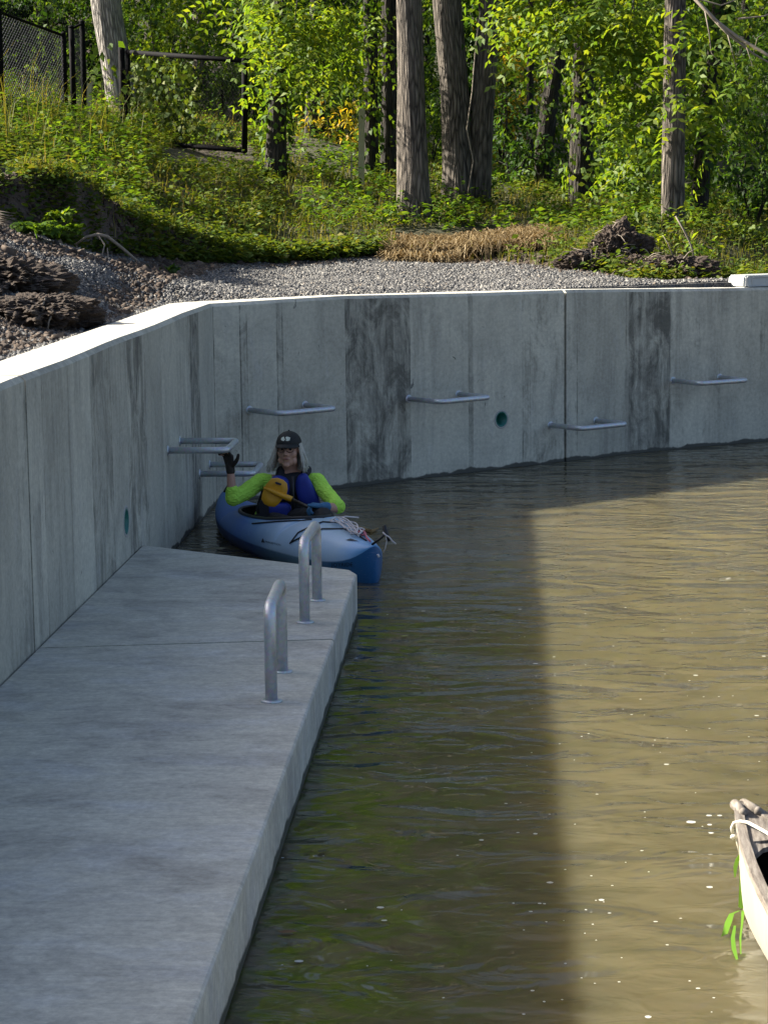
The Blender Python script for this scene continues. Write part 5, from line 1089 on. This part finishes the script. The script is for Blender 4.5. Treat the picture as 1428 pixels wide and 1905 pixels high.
for k in range(250):
    s = 1 if k % 2 else -1; a0 = g.uniform(-0.9, 0.35)
    x0 = s*.080*math.cos(a0)*1.02; y0 = .085*math.sin(a0); z0 = .028+g.normal()*.006
    out = g.uniform(.0, .030); ln = g.uniform(.15, .205); sp = (0.040 if s < 0 else 0.012)
    pts = [hp(x0, y0, z0), hp(x0+s*(.010+out*.3), y0-.002, z0-ln*.3), hp(x0+s*(.014+out*.75+sp*.3)+g.normal()*.003, y0-.008+g.normal()*.006, z0-ln*.65), hp(x0+s*(.010+out+sp)+g.normal()*.007, y0-.01+g.normal()*.012, z0-ln)]
    pts = [p+rt*0.0045*math.sin(i*1.9+k) + fw*.004*math.cos(i*2.3+k*1.7) for i, p in enumerate(pts)]; hm.tube(pts, [.007, .010, .008, .0015], 6, False)
for k in range(90):
    a0 = g.uniform(PI+.35, 2*PI-.35); x0 = .080*math.cos(a0); y0 = .10*math.sin(a0); hm.tube([hp(x0, y0, .02), hp(x0*1.15, y0*1.05-.01, -.08), hp(x0*1.35+g.normal()*.01, y0*.95, -.17)], [.007, .009, .003], 5, False)
hm.build('hair', MAT['hair'], per)
# paddle with a yellow blade, black shaft in the left hand
pd = empty('paddle', tuple(lw2), 'paddle with yellow blade held low across the blue vest', 'paddle'); Dp = 15.74
out_ = [(505, 890), (516, 889), (527, 893), (534, 900), (535, 910), (533, 920), (524, 930), (518, 938), (511, 943), (500, 942), (491, 937), (486, 928), (488, 918), (494, 902)]
P = [at_y(x, y, Dp) for x, y in out_]; c = sum(P, Vector())/len(P); mb = MB(); m = len(P)
rows = [[p+Vector((0, -.004, 0)) for p in P], [c.lerp(p, .97)+Vector((0, -.010, 0)) for p in P], [c.lerp(p, .55)+Vector((0, -.002, 0)) for p in P]]
back = [p+Vector((0, .006, 0)) for p in P]; vs = [v for r in rows for v in r]+[c+Vector((0, .0, 0))]+back+[c+Vector((0, .012, 0))]
fs = [(i*m+k, i*m+(k+1)%m, (i+1)*m+(k+1)%m, (i+1)*m+k) for i in range(2) for k in range(m)]+[(2*m+k, 2*m+(k+1)%m, 3*m) for k in range(m)]+[(k, 3*m+1+k, 3*m+1+(k+1)%m, (k+1)%m) for k in range(m)]+[(3*m+1+(k+1)%m, 3*m+1+k, 4*m+1) for k in range(m)]
mb.add(vs, fs, True); mb.tube([at_y(x, y, Dp-.008) for x, y in [(490, 907), (505, 913), (520, 920), (535, 926), (543, 929)]], [.008, .018, .021, .022, .021], 12); mb.build('blade', MAT['yellow'], pd)
mb = MB(); mb.add([at_y(x, y, Dp-.016) for x, y in [(511, 898), (514, 896), (524, 900), (522, 903), (514, 901)]], [(0, 1, 2, 3, 4)]); mb.build('blade_mark', MAT['print'], pd)
s0 = at_y(541, 928.5, Dp-.006); hc = lw2+Vector(ld['d']).normalized()*.085+Vector((0, -.01, -.02)); s1 = s0+(hc-s0)*1.9; mb = MB(); mb.tube([s0, hc, s1], .0145, 12); mb.build('shaft', MAT['black_plastic'], pd)
mb = MB(); R = Matrix((Tr, -Tf, Tu)).transposed(); mb.box((-.17, .13, -.02), (.17, .17, .30)); me = evaluated(mb.mesh('seat_back'), [('BEVEL', dict(width=.03, segments=3))]); me.transform(Matrix.Translation(pv) @ R.to_4x4()); link('seat_back', me, kay, MAT['black'])
# ---------------------------------------------------------------- canoe at the lower right
CB = Vector((0.862, 7.86, 0)); CD = Vector((0.30, -0.954, 0)).normalized(); CNv = Vector((CD.y, -CD.x, 0))
if CNv.x > 0: CNv = -CNv
CLn = 4.4
def c_w(s): return 0.43*math.sin(PI*min(max(s/CLn, 0), 1))**0.86*0.98 + 0.012
def c_sh(s): q = min(s, CLn-s); return 0.245+0.105*math.exp(-q/0.45)
def c_k(s): q = min(s, CLn-s); return -0.10+0.40*math.exp(-q/0.035)*1.0
def c_pt(s, v, side, inset=0.0):
    w = max(0.002, c_w(s)-inset); z0 = c_k(s)+inset; z1 = c_sh(s); a = v*PI/2; y = w*math.sin(a)**(0.62); z = z0+(z1-z0)*(1-math.cos(a))**1.05
    rake = 0.035*(1-(z/0.35))*math.exp(-s/0.3)
    p = CB+CD*(s+rake)+CNv*(y*side); return Vector((p.x, p.y, z))
ss = [0, .005, .012, .025, .05, .09, .15]+list(np.linspace(.25, CLn-.25, 26))+[CLn-.1, CLn-.03, CLn]; vv = np.linspace(0, 1, 12)
def shell(inset):
    mb = MB()
    for side in (1, -1):
        m = len(vv); mb.add([c_pt(s, v, side, inset) for s in ss for v in vv], [((i*m+k, (i+1)*m+k, (i+1)*m+k+1, i*m+k+1) if side*(1 if inset == 0 else -1) > 0 else (i*m+k+1, (i+1)*m+k+1, (i+1)*m+k, i*m+k)) for i in range(len(ss)-1) for k in range(m-1)], True)
    return mb
def canoemat():
    t = NT('weathered_white_hull'); o = t.coord(); n = t.noise(t.map(o, (3, 3, 1.2)), 3, 6, .65); c = t.mix(n, (0.27, 0.25, 0.19), (0.40, 0.375, 0.315)); st = t.ramp(t.noise(t.map(o, (9, 9, 1.5)), 2.5, 6, .7), [(.55, 0), (.75, 1)]); c = t.mix(t.math('MULTIPLY', st, .5), c, (0.42, 0.36, 0.24))
    return t.fin(c, .5, t.bump(n, .2, .004))
def wood():
    t = NT('grey_worn_wood'); o = t.coord(); n = t.noise(t.map(o, (30, 4, 20)), 1.6, 6, .7, .5); c = t.ramp(n, [(.3, (0.06, 0.048, 0.038)), (.5, (0.17, 0.145, 0.12)), (.75, (0.32, 0.29, 0.25))]); return t.fin(c, .85, t.bump(n, .6, .004))
MAT['canoe'] = canoemat(); MAT['wood'] = wood()
can = empty('canoe', tuple(CB+CD*2), 'white canoe with worn wooden gunwales, only its bow in the photo', 'canoe')
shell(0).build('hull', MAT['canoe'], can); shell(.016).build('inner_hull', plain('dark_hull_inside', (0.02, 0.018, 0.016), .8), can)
for side in (1, -1):
    mb = MB(); sg = [.0, .03, .08, .15]+list(np.linspace(.3, CLn-.3, 20))+[CLn-.05]
    prof = [(-.026, .0), (-.026, .020), (.010, .020), (.010, -.010)]; vs = []
    for s in sg:
        for a, b in prof: p = CB+CD*s+CNv*((max(c_w(s), .016)+a)*side); vs.append(Vector((p.x, p.y, c_sh(s)+b)))
    n4 = 4; mb.add(vs, [(i*4+k, i*4+(k+1)%4, (i+1)*4+(k+1)%4, (i+1)*4+k) for i in range(len(sg)-1) for k in range(4)]+[(0, 1, 2, 3)]); mb.build('gunwale', MAT['wood'], can)
mb = MB(); sg = [.03, .1, .2, .30, .38, .42]; 
vs = []
for s in sg:
    cut = 1.0 if s < .35 else .98
    for q in (-1, -.5, 0, .5, 1): p = CB+CD*(s-(0.10*(1-q*q) if s > .37 else 0)*1.0)+CNv*((c_w(s)-.028 if c_w(s) > .03 else .002)*q); vs.append(Vector((p.x, p.y, c_sh(s)+.012)))
mb.add(vs+[v-Vector((0, 0, .018)) for v in vs], [(i*5+k, i*5+k+1, (i+1)*5+k+1, (i+1)*5+k) for i in range(len(sg)-1) for k in range(4)]+[((len(sg)-1)*5+k, (len(sg)-1)*5+k+1, len(vs)+(len(sg)-1)*5+k+1, len(vs)+(len(sg)-1)*5+k) for k in range(4)]); mb.build('bow_deck', MAT['wood'], can)
for side in (1, -1):
    mb = MB(); q = CB+CD*-.012+CNv*.017*side; mb.cone(Vector((q.x, q.y, c_sh(0)+.004)), .020, Vector((q.x, q.y, c_sh(0)+.004))+CD*.10+CNv*.012*side, .017); mb.build('gunwale_tip', MAT['wood'], can)
Dk = lambda x, y: at_y(x, y, 7.70)
mb = MB(); mb.tube([at_y(1470, 1575, 7.48), at_y(1440, 1560, 7.52), at_y(1425, 1549, 7.56), at_y(1405, 1538, 7.62), at_y(1390, 1530, 7.66), at_y(1376, 1528, 7.69), at_y(1364, 1531, 7.70), at_y(1360, 1540, 7.70), at_y(1362, 1550, 7.70)], .0062, 10)
mb.ball(Dk(1366, 1555), (.012, .011, .011)); mb.ball(Dk(1371, 1552), (.010, .010, .009)); mb.ball(Dk(1361, 1557), (.007, .007, .009)); mb.tube([Dk(1371, 1553), Dk(1382, 1550)], .006, 8)
mb.tube([Dk(1370, 1557), Dk(1373, 1572), Dk(1378, 1588)], .0028, 6); mb.tube([Dk(1367, 1557), Dk(1371, 1573), Dk(1375, 1589)], .0028, 6)
tag(mb.build('rope', plain('cream_rope', (0.66, 0.62, 0.50), .85, .15, 90, bump=.002)), 'cream rope looped and knotted round the canoe bow', 'rope')
MAT['ribbon'] = leafmat('lime_ribbon', [(0.0, (0.09, 0.22, 0.02)), (1.0, (0.16, 0.33, 0.03))], .3, .03, (1.1, 1.05, .5))
mb = MB()
def ribbon(pts, ws, D, tw=0.0):
    vs = []
    for i, ((x, y), w) in enumerate(zip(pts, ws)):
        w = w*.72; p = at_y(x, y, D+.02*math.sin(i*1.3)) if D else at_z(x, y, .010+.004*math.sin(i*2.1)); a = tw*i; vs += [p+Vector((-w/2*math.cos(a), -w/2*math.sin(a), 0)), p+Vector((w/2*math.cos(a), w/2*math.sin(a), 0))]
    mb.add(vs, [(2*i, 2*i+1, 2*i+3, 2*i+2) for i in range(len(pts)-1)], True)
ribbon([(1376, 1588), (1371, 1598), (1367, 1612), (1366, 1632)], [.008, .022, .024, .010], 7.69, .2); ribbon([(1378, 1590), (1379, 1620), (1378, 1650), (1379, 1690)], [.012, .014, .016, .022], 7.70, .1); ribbon([(1376, 1590), (1376, 1640), (1375, 1688)], [.006, .008, .014], 7.705)
ribbon([(1388, 1693), (1374, 1694), (1360, 1700), (1354, 1715), (1347, 1738), (1341, 1742)], [.010, .012, .026, .036, .030, .006], None, .08); ribbon([(1381, 1694), (1379, 1720), (1376, 1745), (1377, 1775)], [.016, .010, .010, .005], None, .1); ribbon([(1366, 1722), (1362, 1745), (1364, 1765), (1370, 1785)], [.012, .020, .022, .012], None, .1); ribbon([(1388, 1600), (1391, 1620), (1390, 1640)], [.02, .024, .012], 7.66)
tag(mb.build('ribbon', MAT['ribbon']), 'lime green flagging ribbons tied to the canoe bow and trailing down', 'ribbon')
# ---------------------------------------------------------------- specks on the water
g = np.random.default_rng(21); V = []; Fq = []; spots = []
for k in range(130):
    px = g.uniform(960, 1420) if k % 5 else g.uniform(520, 1000); py = 1130+770*g.uniform()**1.15
    if px > 1330 and py > 1480: continue
    spots.append((px, py, g.choice([.003, .004, .005, .006]) if k % 11 else .011))
spots += [(1284, 1529, .020), (1318, 1517, .012), (1319, 1534, .011), (1338, 1517, .010), (1319, 1650, .012), (556, 1788, .012), (707, 1688, .012), (714, 1712, .008), (1118, 1674, .011), (1030, 1222, .006)]
for px, py, r in spots:
    c = at_z(px, py, .0035); b = len(V); e = g.uniform(.7, 1.5)
    for k in range(9): a = 2*PI*k/9; V.append((c.x+r*e*math.cos(a)*g.uniform(.85, 1.1), c.y+r*math.sin(a)*g.uniform(.8, 1.1), c.z))
    V.append((c.x, c.y, c.z+.002)); Fq += [(b+k, b+(k+1) % 9, b+9) for k in range(9)]
tag(link('floating_foam', npmesh('floating_foam', V, np.array(Fq)), None, plain('foam_speck', (0.45, 0.45, 0.40), .7)), 'small pale foam specks scattered over the water', 'foam', None, 'stuff')
def floatleaf(px, py, L, ang, label, col):
    c = at_z(px, py, .006); mb = MB(); pts = [(-.5, 0), (-.2, .22), (.15, .2), (.5, 0), (.15, -.2), (-.2, -.22)]; mb.add([c+Vector((L*(x*math.cos(ang)-y*math.sin(ang)), L*(x*math.sin(ang)+y*math.cos(ang)), .004*abs(y)*10*L)) for x, y in pts]+[c], [(k, (k+1) % 6, 6) for k in range(6)]); tag(mb.build('floating_leaf', plain('leaf_'+str(int(px)), col, .6)), label, 'leaf')
floatleaf(535, 1733, .07, .1, 'brown leaf floating beside the near dock slab', (0.16, 0.07, 0.02)); floatleaf(752, 1183, .05, .3, 'yellow green leaf floating right of the dock corner', (0.24, 0.26, 0.04)); floatleaf(600, 1583, .05, .5, 'dark leaf floating in the dock reflection', (0.03, 0.025, 0.02))
for k, (px, py, D_) in enumerate([(313, 569, 0), (330, 572, 0)]):
    pass
